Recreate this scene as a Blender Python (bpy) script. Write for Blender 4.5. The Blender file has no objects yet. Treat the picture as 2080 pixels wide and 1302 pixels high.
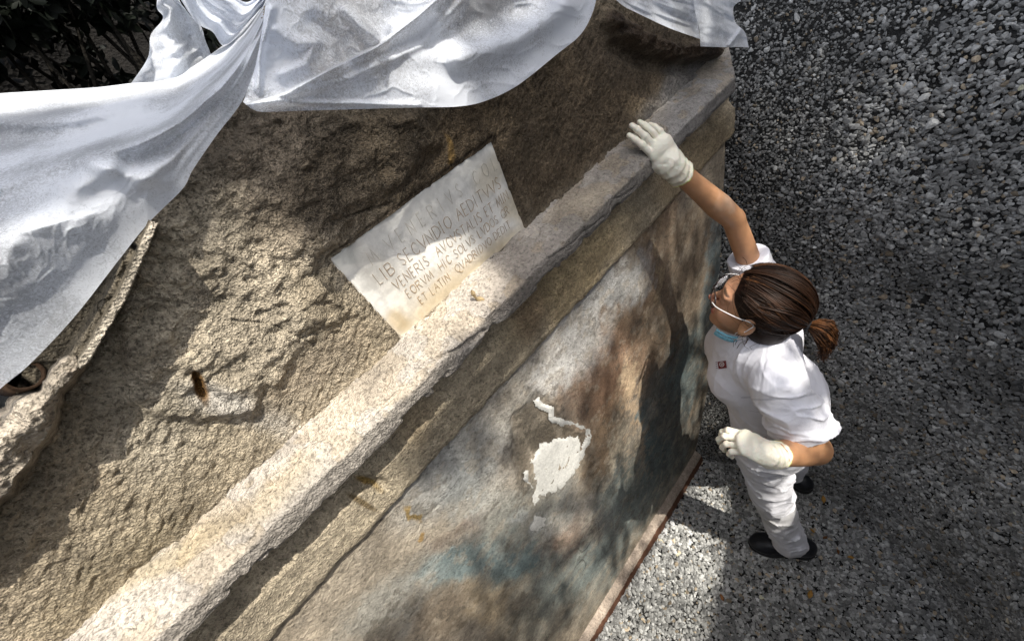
import bpy, bmesh, math, random
import numpy as np
from mathutils import Vector, Matrix

C = bpy.context.scene.collection
SC = bpy.context.scene
rnd = random.Random(7)
rng = np.random.default_rng(11)

# ------------------------------------------------------------------ camera
W0, H0 = 2080.0, 1302.0
CAM = np.array([0.0, 0.0, 2.44])          # eye, metres above the gravel floor
F = 836.29
cD = np.array([410.0, 899.0, F]); cA = np.array([1410.0, -1421.0, F])
cD /= np.linalg.norm(cD); cA -= cD * cA.dot(cD); cA /= np.linalg.norm(cA)
cN = np.cross(cA, cD)
# rows: world x (along the wall), y (into the wall), z (up), in camera axes (right, down, forward)
R3 = np.array([cA, cN, -cD])
cam_d = bpy.data.cameras.new('camera'); cam = bpy.data.objects.new('camera', cam_d); C.objects.link(cam)
cam_d.sensor_width = 36; cam_d.lens = F / W0 * 36; cam_d.clip_start = 0.01; cam_d.clip_end = 500
M = Matrix(((R3[0][0], -R3[0][1], -R3[0][2]), (R3[1][0], -R3[1][1], -R3[1][2]), (R3[2][0], -R3[2][1], -R3[2][2]))).to_4x4()
M.translation = Vector(CAM); cam.matrix_world = M
SC.camera = cam

# ------------------------------------------------------------------ sky, sun, exposure
SUN = np.array([0.25, -1.0, 1.75]); SUN /= np.linalg.norm(SUN)
w = bpy.data.worlds.new('World'); SC.world = w; w.use_nodes = True
nt = w.node_tree; bg = nt.nodes['Background']
sky = nt.nodes.new('ShaderNodeTexSky'); sky.sky_type = 'NISHITA'; sky.sun_disc = False
sky.sun_elevation = math.asin(SUN[2]); sky.sun_rotation = math.atan2(SUN[0], SUN[1])
sky.dust_density = 3.0; sky.ozone_density = 0.6
hs = nt.nodes.new('ShaderNodeHueSaturation'); hs.inputs['Saturation'].default_value = 0.42      # thin high cloud: paler blue
nt.links.new(sky.outputs[0], hs.inputs['Color']); nt.links.new(hs.outputs[0], bg.inputs[0]); bg.inputs[1].default_value = 0.11
sl = bpy.data.lights.new('sun', 'SUN'); sl.energy = 2.2; sl.angle = math.radians(0.55); sl.color = (1.0, 0.95, 0.86)
so = bpy.data.objects.new('sun', sl); C.objects.link(so); so.location = (0.7, -3, 6)
so.rotation_euler = Vector(SUN).to_track_quat('Z', 'Y').to_euler()
SC.view_settings.view_transform = 'Standard'; SC.view_settings.look = 'None'
SC.view_settings.exposure = 1.62; SC.view_settings.gamma = 1
SC.render.engine = 'CYCLES'

# ------------------------------------------------------------------ helpers
def rays(px, py):
    px = np.asarray(px, float); py = np.asarray(py, float)
    r = np.stack([px - W0/2, py - H0/2, np.full_like(px, F)], -1)
    return r @ R3.T
def wallp(px, py, y):                      # where the sight line meets the vertical plane y
    d = rays(px, py); t = y / d[..., 1]
    return CAM + d * t[..., None]
def floorp(px, py, z):
    d = rays(px, py); t = (z - CAM[2]) / d[..., 2]
    return CAM + d * t[..., None]
def proj(P):
    q = (np.asarray(P) - CAM) @ R3
    z = np.where(q[..., 2] > 1e-3, q[..., 2], 1e-3)
    px = q[..., 0] / z * F + W0/2; py = q[..., 1] / z * F + H0/2
    bad = q[..., 2] <= 1e-3
    return np.where(bad, -9e3, px), np.where(bad, -9e3, py)
def _h(ix, iy, iz, seed):
    n = (ix * 374761393 + iy * 668265263 + iz * 2147483647 + seed * 974711) & 0xffffffff
    n = ((n ^ (n >> 13)) * 1274126177) & 0xffffffff
    n = ((n ^ (n >> 16)) * 2246822519) & 0xffffffff
    return ((n ^ (n >> 15)) & 0xffffff) / float(0xffffff)
def vnoise(P, f, seed=0):
    q = np.asarray(P) * f; i = np.floor(q).astype(np.int64); u = q - i; u = u*u*(3-2*u)
    x, y, z = i[..., 0], i[..., 1], i[..., 2]; r = 0
    for a in (0, 1):
        for b in (0, 1):
            for c in (0, 1):
                wgt = (u[..., 0] if a else 1-u[..., 0]) * (u[..., 1] if b else 1-u[..., 1]) * (u[..., 2] if c else 1-u[..., 2])
                r = r + wgt * _h(x+a, y+b, z+c, seed)
    return r * 2 - 1
def fbm(P, f, o=4, seed=0, gain=0.5):
    r = 0; a = 1; s = 0
    for k in range(o):
        r = r + a * vnoise(P, f * 2.03**k, seed + 17*k); s += a; a *= gain
    return r / s
def ridged(P, f, o=3, seed=0):
    r = 0; a = 1; s = 0
    for k in range(o):
        r = r + a * (1 - np.abs(vnoise(P, f * 2.1**k, seed + 13*k)) * 2); s += a; a *= 0.5
    return r / s
def sstep(a, b, x):
    t = np.clip((x - a) / (b - a), 0, 1); return t*t*(3-2*t)
def inpoly(px, py, poly):                  # signed distance to a polygon, positive inside
    poly = np.asarray(poly, float); n = len(poly)
    inside = np.zeros(np.shape(px), bool); dist = np.full(np.shape(px), 1e9)
    for i in range(n):
        x1, y1 = poly[i]; x2, y2 = poly[(i+1) % n]
        c = ((y1 > py) != (y2 > py)) & (px < (x2-x1) * (py-y1) / ((y2-y1) if y2 != y1 else 1e-9) + x1)
        inside ^= c
        t = np.clip(((px-x1)*(x2-x1) + (py-y1)*(y2-y1)) / ((x2-x1)**2 + (y2-y1)**2 + 1e-9), 0, 1)
        dist = np.minimum(dist, np.hypot(px - x1 - t*(x2-x1), py - y1 - t*(y2-y1)))
    return np.where(inside, dist, -dist)
def polyd(px, py, line):
    line = np.asarray(line, float); dist = np.full(np.shape(px), 1e9)
    for (x1, y1), (x2, y2) in zip(line[:-1], line[1:]):
        t = np.clip(((px-x1)*(x2-x1) + (py-y1)*(y2-y1)) / ((x2-x1)**2 + (y2-y1)**2 + 1e-9), 0, 1)
        dist = np.minimum(dist, np.hypot(px - x1 - t*(x2-x1), py - y1 - t*(y2-y1)))
    return dist

def mesh_np(name, V, Fc, mat=None, parent=None, smooth=True, col=None):
    V = np.asarray(V, np.float32); Fc = np.asarray(Fc, np.int32); k = Fc.shape[1]
    me = bpy.data.meshes.new(name)
    me.vertices.add(len(V)); me.vertices.foreach_set('co', V.ravel())
    me.loops.add(Fc.size); me.loops.foreach_set('vertex_index', Fc.ravel())
    me.polygons.add(len(Fc)); me.polygons.foreach_set('loop_start', np.arange(0, Fc.size, k, dtype=np.int32))
    me.update(calc_edges=True)
    me.polygons.foreach_set('use_smooth', np.full(len(Fc), smooth))
    if col is not None:
        at = me.color_attributes.new('Col', 'FLOAT_COLOR', 'POINT')
        c4 = np.ones((len(V), 4), np.float32); c4[:, :3] = col; at.data.foreach_set('color', c4.ravel())
    o = bpy.data.objects.new(name, me); C.objects.link(o)
    if mat: me.materials.append(mat)
    if parent:
        o.parent = parent; o.matrix_parent_inverse = Matrix.Translation(-Vector(parent.location))
    return o
def grid(name, P, mat=None, parent=None, col=None, keep=None, smooth=True, flip=False):
    nu, nv = P.shape[:2]; idx = np.arange(nu*nv).reshape(nu, nv)
    a = idx[:-1, :-1]; b = idx[1:, :-1]; c = idx[1:, 1:]; d = idx[:-1, 1:]
    Fc = np.stack([a, b, c, d] if not flip else [a, d, c, b], -1).reshape(-1, 4)
    V = P.reshape(-1, 3); cc = None if col is None else col.reshape(-1, 3)
    if keep is not None:
        k = keep.reshape(-1); Fc = Fc[k[Fc].all(1)]
        used = np.unique(Fc); m = np.full(len(V), -1); m[used] = np.arange(len(used))
        V = V[used]; Fc = m[Fc]; cc = None if cc is None else cc[used]
    return mesh_np(name, V, Fc, mat, parent, smooth, cc)
def tag(o, label, cat, group=None, kind=None):
    if label: o['label'] = label
    if cat: o['category'] = cat
    if group: o['group'] = group
    if kind: o['kind'] = kind
    return o
def thing(name, label, cat, loc=(0, 0, 0), group=None):
    o = bpy.data.objects.new(name, None); C.objects.link(o); o.location = loc; o.empty_display_size = 0.1
    return tag(o, label, cat, group)

def mat_new(name):
    m = bpy.data.materials.new(name); m.use_nodes = True
    return m, m.node_tree, m.node_tree.nodes['Principled BSDF']
def mnode(nt, t, **kw):
    n = nt.nodes.new(t)
    for k, v in kw.items(): setattr(n, k, v)
    return n
def stone_mat(name, scale=60, var=0.35, bump=0.4, dist=0.004, rough=0.92, color=None, spots=0.0, stretch=None, pits=0.0):
    """weathered surface: own colour (attribute or flat) broken up by noise, with grain and pits as relief"""
    m, nt, b = mat_new(name); L = nt.links.new
    tc = mnode(nt, 'ShaderNodeTexCoord'); vec = tc.outputs['Object']
    if stretch:
        mp = mnode(nt, 'ShaderNodeMapping'); mp.inputs['Scale'].default_value = stretch; L(vec, mp.inputs[0]); vec = mp.outputs[0]
    n1 = mnode(nt, 'ShaderNodeTexNoise'); n1.inputs['Scale'].default_value = scale; n1.inputs['Detail'].default_value = 8; n1.inputs['Roughness'].default_value = 0.7
    n2 = mnode(nt, 'ShaderNodeTexNoise'); n2.inputs['Scale'].default_value = scale * 0.13; n2.inputs['Detail'].default_value = 5
    n3 = mnode(nt, 'ShaderNodeTexVoronoi'); n3.inputs['Scale'].default_value = scale * 3.0
    for n in (n1, n2, n3): L(vec, n.inputs['Vector'])
    if color is None:
        at = mnode(nt, 'ShaderNodeVertexColor'); at.layer_name = 'Col'; base = at.outputs[0]
    else:
        rg = mnode(nt, 'ShaderNodeRGB'); rg.outputs[0].default_value = (*color, 1); base = rg.outputs[0]
    r1 = mnode(nt, 'ShaderNodeMapRange'); r1.inputs[1].default_value = 0.28; r1.inputs[2].default_value = 0.72
    r1.inputs[3].default_value = 1 - var; r1.inputs[4].default_value = 1 + var; L(n1.outputs[0], r1.inputs[0])
    r2 = mnode(nt, 'ShaderNodeMapRange'); r2.inputs[1].default_value = 0.3; r2.inputs[2].default_value = 0.7
    r2.inputs[3].default_value = 1 - var*0.6; r2.inputs[4].default_value = 1 + var*0.6; L(n2.outputs[0], r2.inputs[0])
    mu = mnode(nt, 'ShaderNodeMath', operation='MULTIPLY'); L(r1.outputs[0], mu.inputs[0]); L(r2.outputs[0], mu.inputs[1])
    vm = mnode(nt, 'ShaderNodeVectorMath', operation='SCALE'); L(base, vm.inputs[0]); L(mu.outputs[0], vm.inputs['Scale'])
    out = vm.outputs[0]
    if spots > 0:
        cr = mnode(nt, 'ShaderNodeMapRange'); cr.inputs[1].default_value = 0.12; cr.inputs[2].default_value = 0.2
        cr.inputs[3].default_value = spots; cr.inputs[4].default_value = 0; L(n3.outputs['Distance'], cr.inputs[0])
        mx = mnode(nt, 'ShaderNodeMix', data_type='RGBA'); L(cr.outputs[0], mx.inputs['Factor']); L(out, mx.inputs['A'])
        mx.inputs['B'].default_value = (0.62, 0.56, 0.45, 1); out = mx.outputs['Result']
    if pits > 0:                                   # small holes, sunk in the relief and darkened in colour
        n4 = mnode(nt, 'ShaderNodeTexNoise'); n4.inputs['Scale'].default_value = scale * 2.1; n4.inputs['Detail'].default_value = 4; n4.inputs['Roughness'].default_value = .65; L(vec, n4.inputs['Vector'])
        cp = mnode(nt, 'ShaderNodeMapRange'); cp.inputs[1].default_value = 0.36; cp.inputs[2].default_value = 0.47; cp.inputs[3].default_value = 1 - pits; cp.inputs[4].default_value = 1; L(n4.outputs[0], cp.inputs[0])
        vp = mnode(nt, 'ShaderNodeVectorMath', operation='SCALE'); L(out, vp.inputs[0]); L(cp.outputs[0], vp.inputs['Scale']); out = vp.outputs[0]
    L(out, b.inputs['Base Color']); b.inputs['Roughness'].default_value = rough
    b.inputs['Specular IOR Level'].default_value = 0.25
    ad = mnode(nt, 'ShaderNodeMath', operation='MULTIPLY_ADD'); L(n3.outputs['Distance'], ad.inputs[0]); ad.inputs[1].default_value = 0.5; L(n1.outputs[0], ad.inputs[2])
    bp = mnode(nt, 'ShaderNodeBump'); bp.inputs['Strength'].default_value = bump; bp.inputs['Distance'].default_value = dist
    hgt = ad.outputs[0]
    if pits > 0:
        a2 = mnode(nt, 'ShaderNodeMath', operation='MULTIPLY_ADD'); L(cp.outputs[0], a2.inputs[0]); a2.inputs[1].default_value = .45; L(hgt, a2.inputs[2]); hgt = a2.outputs[0]
    L(hgt, bp.inputs['Height']); L(bp.outputs[0], b.inputs['Normal'])
    return m
def blobs(px, py, base, lst, warp=None):
    """paint patches of pigment, plaster and dirt: (cx, cy, rx, ry, degrees, colour, strength, softness)"""
    col = base.copy()
    wx, wy = (0, 0) if warp is None else warp
    for cx, cy, rx, ry, dg, c, st, soft in lst:
        a = math.radians(dg); dx = px + wx - cx; dy = py + wy - cy
        u = (dx*math.cos(a) + dy*math.sin(a)) / rx; v = (-dx*math.sin(a) + dy*math.cos(a)) / ry
        k = st * (1 - sstep(1 - soft, 1 + soft, np.hypot(u, v)))
        col = col * (1 - k[..., None]) + np.array(c) * k[..., None]
    return col
def jag(poly, seed=0, n=3, amp=4):
    r = random.Random(seed); out = []
    for i in range(len(poly)):
        a = poly[i]; b = poly[(i+1) % len(poly)]
        for k in range(n):
            t = k / n; out.append((a[0]+(b[0]-a[0])*t + r.uniform(-amp, amp), a[1]+(b[1]-a[1])*t + r.uniform(-amp, amp)))
    return out

# ================================================================== SETTING: floor, bank, gravel
YW = 0.62
E_Z = [0, .25, .5, .9, 1.335, 1.77, 2.0, 2.1, 2.4, 2.7]
E_S = [0, .09, .16, .23, .28, .29, .33, .42, 1.0, 2.2]
def bank_R(th, z):
    """radius of the lapilli face round the trench end, about (0.3, 0)"""
    d = np.degrees(th)
    R0 = np.interp(d, [-110, -80, -58, -45, -30, -10, 10, 38.5, 60, 100], [.62, .66, .74, .80, .88, .93, .95, .985, 1.3, 2.6])
    S = np.interp(z, E_Z, E_S)
    S2 = np.interp(z, [0, .5, 1.0, 1.5, 1.85, 2.1, 2.4, 2.7], [0, .13, .21, .27, .42, .7, 1.3, 2.4])
    k = sstep(5, 38, d); S = S*k + S2*(1-k)
    S = S * np.interp(d, [-90, -50, -10, 0], [.45, .6, 1, 1])
    P = np.stack([np.cos(th), np.sin(th), z*0.9], -1)
    amp = np.interp(d, [20, 42], [1, .25])
    return R0 + S + (fbm(P, 3.1, 4, 5) * 0.05 + ridged(P, 5.0, 2, 9) * .02) * amp * sstep(0, .2, z)
def bank_P(th, z, off=0.0):
    R = bank_R(th, z) - off
    return np.stack([0.3 + R*np.cos(th), R*np.sin(th), z], -1)
m_soil = stone_mat('lapilli_soil', scale=90, var=.6, bump=.9, dist=.01, color=(.026, .026, .025))
th = np.radians(np.linspace(-112, 98, 330)); zz = np.linspace(-.03, 2.7, 300)
TH, ZZ = np.meshgrid(th, zz, indexing='ij')
o = grid('gravel_bank', bank_P(TH, ZZ), m_soil); tag(o, None, None, kind='structure')
fx = np.linspace(-3, 3, 240); fy = np.linspace(-3, 3, 240); FX, FY = np.meshgrid(fx, fy, indexing='ij')
FP = np.stack([FX, FY, 0*FX], -1); FP[..., 2] = fbm(FP, 3, 3, 3) * .012 - 0.012
o = grid('ground', FP, m_soil); tag(o, None, None, kind='structure')
# upper ground level round the trench, out to the far distance
ang = np.radians(np.linspace(-112, 98, 90)); rr = np.array([0, .4, 1, 2.5, 6, 15, 40, 120])
AG, RR = np.meshgrid(ang, rr, indexing='ij'); base = bank_R(AG, 0*AG + 2.7) - .02
TP = np.stack([.3 + (base+RR)*np.cos(AG), (base+RR)*np.sin(AG), 2.7 + 0*RR], -1); TP[..., 2] += fbm(TP, .7, 3, 2) * .1 * (RR > .3)
o = grid('terrain', TP, stone_mat('terrain_soil', scale=12, var=.4, bump=.6, dist=.03, color=(.05, .045, .03))); tag(o, None, None, kind='structure')

def ico(sub):
    bm = bmesh.new(); bmesh.ops.create_icosphere(bm, subdivisions=sub, radius=1)
    V = np.array([v.co[:] for v in bm.verts]); Fc = np.array([[v.index for v in f.verts] for f in bm.faces]); bm.free()
    return V, Fc
def scatter(name, pos, nrm, size, mat, sub, seed, cols, flat=.62):
    g = np.random.default_rng(seed); V0, F0 = ico(sub); n = len(pos); m = len(V0)
    # a dozen lumpy prototypes, then random axes, squash and turn per stone
    protos = []
    for k in range(16):
        f = 1 + .20*vnoise(V0, 1.1, k*7+seed)[:, None] + .10*vnoise(V0, 2.6, k*5+seed+1)[:, None]
        v = V0 * f
        for q in range(9):                                   # chop flat facets
            d = g.normal(size=3); d /= np.linalg.norm(d); h = v @ d; c = .50 + .28*g.random()
            v = v - np.clip(h - c, 0, None)[:, None] * d
        protos.append(v)
    protos = np.array(protos); pk = g.integers(0, 16, n)
    ax = g.normal(size=(n, 3)); ax = ax - .0*nrm; ax /= np.linalg.norm(ax, axis=1)[:, None]
    # basis: mostly lying flat on the surface
    nn = nrm + g.normal(size=(n, 3))*.38; nn /= np.linalg.norm(nn, axis=1)[:, None]
    a = np.cross(nn, ax); a /= np.linalg.norm(a, axis=1)[:, None]; b = np.cross(nn, a)
    sx = size * g.uniform(.85, 1.3, n); sy = size * g.uniform(.65, 1.0, n); sz = size * g.uniform(flat*.75, flat*1.25, n)
    V = protos[pk]
    P = pos[:, None, :] + V[..., :1]*(a*sx[:, None])[:, None] + V[..., 1:2]*(b*sy[:, None])[:, None] + V[..., 2:]*(nn*sz[:, None])[:, None]
    Fc = F0[None] + (np.arange(n)*m)[:, None, None]
    col = np.repeat(cols, m, 0)
    return mesh_np(name, P.reshape(-1, 3), Fc.reshape(-1, 3), mat, None, False, col)
m_grav = stone_mat('pumice', scale=170, var=.28, bump=.5, dist=.0025, rough=.85)
def stone_cols(n, g, warm=.1):
    v = .065 + .13*g.random(n)**1.4; v = np.where(g.random(n) < .03, v + .10, v)
    c = np.stack([v*1.0, v*1.0, v*.965], 1); k = g.random(n) < warm
    c[k] *= np.array([1.15, .95, .72]); return c
def inframe(P, mar=330):
    px, py = proj(P); return (px > -mar) & (px < W0+mar) & (py > -mar) & (py < H0+mar)
def bank_stones(n, lo, hi, rlo, rhi, seed, off):
    g = np.random.default_rng(seed)
    t = np.radians(np.clip(g.uniform(lo, hi, n) + g.normal(size=n)*5*(1 if abs(lo) < 80 or hi < 60 else 1), -90, 78)); z = g.uniform(-.02, 2.3, n)
    P = bank_P(t, z); e = .01
    dt = bank_P(t+e, z) - P; dz = bank_P(t, z+e) - P; nr = np.cross(dz, dt); nr /= np.linalg.norm(nr, axis=1)[:, None]
    k = inframe(P) & (nr @ np.array([0, 0, 1]) > -.5); P, nr = P[k], nr[k]
    s = rlo + (rhi-rlo)*g.random(len(P))**1.8
    sg = np.sign((nr * (CAM - P)).sum(1))[:, None]; nr = nr*sg
    return P + nr * (s*off)[:, None], nr, s
def emit(name, sets, sub, seed, dark, label):
    gp = np.concatenate([a[0] for a in sets]); gn = np.concatenate([a[1] for a in sets]); gs = np.concatenate([a[2] for a in sets])
    g = np.random.default_rng(seed); c = stone_cols(len(gp), g, .05); k = np.concatenate([np.full(len(a[0]), d_) for a, d_ in zip(sets, dark)])
    patch_ = 1 + .5*fbm(gp, 3.2, 3, 19); c = c*(k*patch_)[:, None]
    o = scatter(name, gp, gn, gs, m_grav, sub, seed, np.clip(c, .01, .6)); tag(o, label, 'gravel', kind='stuff'); print(name, len(gp))
g = np.random.default_rng(4); n = 62000
G = np.stack([g.uniform(-.3, 1.5, n), g.uniform(-1.0, .66, n), 0*g.random(n)], 1)
G[:, 2] = fbm(np.stack([G[:, 0], G[:, 1], 0*G[:, 0]], -1), 3, 3, 3) * .012 - .012
G = G[inframe(G)]
rr_ = np.hypot(G[:, 0]-.3, G[:, 1]); G = G[rr_ < bank_R(np.arctan2(G[:, 1], G[:, 0]-.3), 0*rr_) + .04]
s = .0048 + .0088*g.random(len(G))**1.9
fl_ = (G + np.array([0, 0, 1])*(s*g.uniform(.2, .9, len(G)))[:, None], np.tile([0, 0, 1.0], (len(G), 1)), s)
emit('gravel', [bank_stones(100000, -88, 12, .0045, .0105, 1, .25), bank_stones(3200, -80, 10, .009, .0155, 2, .45), fl_], 2, 21, [2.1, 2.2, 2.5], 'loose grey pumice gravel covering the trench floor and the steep bank at right')
emit('fine_gravel', [bank_stones(95000, 8, 75, .0032, .0072, 3, .25), bank_stones(1500, 8, 50, .007, .012, 6, .4)], 1, 23, [1.25, 1.7], 'dark finer gravel packed in the bank beside the end of the tomb front')

# unseen earth face added on the left to keep sky light off that side
S_, Y_ = np.meshgrid(np.linspace(0, 1, 60), np.linspace(-2.6, .58, 60), indexing='ij')
P = np.stack([-.98 - .25*S_**2 + 0*Y_, Y_, 3.3*S_ - .05], -1); P[..., 0] += .10*fbm(P, 3, 4, 17)
o = grid('added_earth_side', P, m_soil); tag(o, None, None, kind='structure')

# ================================================================== TOMB FACADE
tomb = thing('tomb_facade', 'weathered plastered tomb front with painted lower wall, moulded cornice and inscribed plaque', 'tomb', (.4, YW, 0))
def edge_x(z): return np.interp(z, [0, .505, .9, 1.335, 1.77, 1.95, 2.05, 2.15, 2.5], [1.085, 1.274, 1.36, 1.416, 1.43, 1.46, 1.47, 1.36, 1.0])
m_plaster = stone_mat('old_plaster', scale=110, var=.5, bump=1.0, dist=.007, spots=.35, pits=.5)
m_fresco = stone_mat('faded_fresco', scale=75, var=.36, bump=.8, dist=.004, spots=.25, pits=.35)
m_cornice = stone_mat('lime_plaster', scale=95, var=.36, bump=1.0, dist=.006, pits=.4)

# ---- tympanum: rough upper wall round the plaque
x = np.linspace(-.75, 1.47, 1110); z = np.linspace(1.97, 2.56, 300); X, Z = np.meshgrid(x, z, indexing='ij')
P = np.stack([X, 0*X + YW, Z], -1); px, py = proj(P)
wn = fbm(P, 9, 3, 31)*34; wn2 = fbm(P, 9, 3, 41)*34
sd = inpoly(px + wn, py + wn2, [(330, 400), (430, 290), (540, 230), (840, 215), (880, 300), (770, 420), (662, 524), (660, 560), (740, 640), (610, 720), (560, 830), (400, 860), (250, 820), (240, 640), (300, 500)])
coarse = sstep(-12, 22, sd)
plq = [(663, 525), (1000, 280), (1072, 466), (815, 693)]
dpl = inpoly(px, py, plq)                                 # > 0 behind the plaque
clod = ridged(P, 26, 3, 3); fl = fbm(P, 42, 4, 8); med = fbm(P, 14, 4, 12)
steps = np.round(fbm(P, 17, 4, 77)*4.5)/4.5
h = .004*med + .0022*fbm(P, 120, 2, 15)
h += coarse * (.009 + .009*med + .008*clod + .007*fl + .010*steps)
# lower field: fine grain combed along the slope
Q = np.stack([X*.8 + Z*.6, 0*X, (Z*.8 - X*.6)*2.4], -1)
h += (1-coarse) * (.0022*ridged(Q, 60, 2, 5) + .003*ridged(Q, 26, 2, 6) + .003*fbm(P, 30, 3, 7))
# lip of plaster above the plaque
lip = sstep(-36, -9, dpl) * (1 - sstep(-8, -3, dpl))
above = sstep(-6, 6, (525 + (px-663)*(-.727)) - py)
h += lip * (.006*above + .003*(1-above)) * (.6 + .5*fbm(P, 30, 2, 4))
h = np.where(dpl > 5, -.012, h)
# band of missing plaster running down from the hole at (400, 765) towards the cornice
bd = polyd(px + wn*.5, py + wn2*.5, [(385, 700), (405, 770), (445, 830), (520, 850), (585, 900)])
h += np.where(bd < 40, (1-bd/40) * (.006*clod + .004*steps - .001), 0)
hole = np.hypot((px-402 - .3*(py-775) + wn*.25)/13, (py-775)/34) + .5*fl; h -= .022 * (1 - sstep(.3, 1.2, hole))
# dark broken rim under the right-hand sheet
rim = polyd(px + wn*.4, py + wn2*.4, [(1240, 40), (1290, 85), (1360, 110), (1440, 105)])
h += .028 * (1 - sstep(6, 26, rim)) * (.6 + .7*clod) - .02*(1 - sstep(4, 22, polyd(px, py + 0, [(1250, 95), (1300, 125), (1380, 140), (1440, 132)])))
for ln, wd, dp in (([(700, 440), (735, 432), (790, 418)], 4, .006), ([(240, 640), (300, 600), (380, 610)], 3, .004), ([(470, 640), (560, 655), (640, 700)], 3, .004), ([(885, 285), (900, 330), (915, 335)], 5, .004)):
    h -= dp * (1 - sstep(.3, 1.0, polyd(px + wn*.25, py + wn2*.25, ln) / wd))
P[..., 1] = YW - h
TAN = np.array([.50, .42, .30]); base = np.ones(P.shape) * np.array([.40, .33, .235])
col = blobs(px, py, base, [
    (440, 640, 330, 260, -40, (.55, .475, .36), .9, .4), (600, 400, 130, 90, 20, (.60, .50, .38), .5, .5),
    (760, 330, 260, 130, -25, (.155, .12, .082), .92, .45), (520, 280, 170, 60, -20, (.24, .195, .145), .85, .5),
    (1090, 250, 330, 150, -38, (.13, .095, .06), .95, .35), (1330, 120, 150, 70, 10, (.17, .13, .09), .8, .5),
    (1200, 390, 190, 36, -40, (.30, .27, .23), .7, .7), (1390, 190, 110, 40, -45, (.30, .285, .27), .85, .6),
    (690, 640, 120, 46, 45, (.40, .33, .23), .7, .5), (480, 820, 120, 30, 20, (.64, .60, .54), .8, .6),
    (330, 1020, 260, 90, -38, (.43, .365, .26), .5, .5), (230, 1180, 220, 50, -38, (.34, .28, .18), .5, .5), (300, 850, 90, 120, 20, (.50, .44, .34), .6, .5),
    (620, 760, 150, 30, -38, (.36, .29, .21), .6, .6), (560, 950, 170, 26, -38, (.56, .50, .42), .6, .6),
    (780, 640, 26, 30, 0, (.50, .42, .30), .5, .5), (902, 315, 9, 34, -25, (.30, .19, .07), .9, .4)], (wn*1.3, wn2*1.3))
tint = fbm(P, 22, 3, 51)[..., None]; col = col * .86 * (1 + .30*tint) * (1 - .25*coarse[..., None]*np.clip(-steps, 0, 1)[..., None])  # low steps of the coarse plaster darkened: crevice shade put into the colour
k = ((1 - sstep(2, 6, np.abs(dpl + 2 + 3*fbm(P, 60, 2, 55))))*(.35 + .5*above))[..., None]; col = col*(1-k) + np.array([.05, .036, .024])*k  # dark joint round the plaque, deepened above as a painted shadow gap
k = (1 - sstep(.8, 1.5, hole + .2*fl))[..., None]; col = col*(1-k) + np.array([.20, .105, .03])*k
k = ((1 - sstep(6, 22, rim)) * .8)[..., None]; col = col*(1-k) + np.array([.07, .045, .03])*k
top = np.interp(X, [-.8, -.2, 0, .156, .25, .374, 1.5], [1.9, 2.235, 2.34, 2.385, 2.45, 2.52, 1.96]) + .006*fbm(P, 12, 2, 1)
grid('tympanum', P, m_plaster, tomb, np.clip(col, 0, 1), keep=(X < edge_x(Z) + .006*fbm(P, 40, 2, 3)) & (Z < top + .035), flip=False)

# ---- cornice and mouldings: profiles swept along x, worn by noise
def sweep(name, prof, x0, x1, nx, mat, colf, hf, skew=0.0, sub=26):
    pr = np.array(prof, float); seg = np.hypot(*np.diff(pr, axis=0).T); cs = np.concatenate([[0], np.cumsum(seg)])
    ns = max(12, int(cs[-1] * 1000 / 2.2)); s = np.linspace(0, cs[-1], ns)
    s = np.unique(np.concatenate([s, cs])); pp = np.interp(s, cs, pr[:, 0]); zz = np.interp(s, cs, pr[:, 1])
    pps = np.interp(np.clip(s + .004, 0, cs[-1]), cs, pr[:, 0]) - np.interp(np.clip(s - .004, 0, cs[-1]), cs, pr[:, 0])
    zzs = np.interp(np.clip(s + .004, 0, cs[-1]), cs, pr[:, 1]) - np.interp(np.clip(s - .004, 0, cs[-1]), cs, pr[:, 1])
    L = np.hypot(pps, zzs) + 1e-9; ny = zzs / L; nz = pps / L        # outward normal (-y is out)
    xs = np.linspace(0, 1, nx); XX, PP = np.meshgrid(xs, pp, indexing='ij'); ZZ_ = np.tile(zz, (nx, 1))
    XW = x0 + (x1 - skew*(PP/.09) - x0) * XX
    P = np.stack([XW, YW - PP, ZZ_], -1); px, py = proj(P)
    d = hf(P, px, py)
    P[..., 1] += ny[None]*d; P[..., 2] += nz[None]*d
    # close the end next to the bank
    return grid(name, P, mat, tomb, np.clip(colf(P, px, py), 0, 1))
def h_cor(P, px, py):
    left = 1 - sstep(900, 1150, px)
    Q = P * np.array([.8, 1, 1.6])
    top_ = sstep(1.968, 1.974, P[..., 2]); d = .0018*fbm(P, 7, 3, 61) + (.0007 + .0011*left + .0009*(1-top_))*ridged(Q, 42, 3, 62) + .0010*fbm(P, 110, 2, 63)
    # chipped arris and slabs of the top coat that have come away
    ch = fbm(P, 16, 3, 64); low = sstep(1.95, 1.935, P[..., 2])
    d -= .011*sstep(.12, .35, ch + .25*fbm(P, 60, 2, 65)) * low; d -= .003*sstep(.05, .12, fbm(P, 22, 3, 66))*top_
    br = polyd(px, py, [(960, 745), (1002, 690), (1010, 640)]); d += np.where((br < 26), -.010*(1-br/26), 0)
    for ln, wd, dp in (([(745, 860), (790, 810), (850, 740), (900, 690)], 5, .006), ([(870, 730), (930, 700), (990, 675)], 6, .008), ([(775, 790), (782, 765), (790, 750)], 6, .008), ([(955, 600), (990, 612), (1040, 588)], 4, .004), ([(160, 1290), (420, 1100), (560, 985)], 3, .004), ([(1080, 560), (1180, 480), (1290, 372)], 3, .003)):
        d -= dp*(1 - sstep(.3, 1, polyd(px + 14*ch, py + 10*ch, ln)/wd))
    return d
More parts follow.
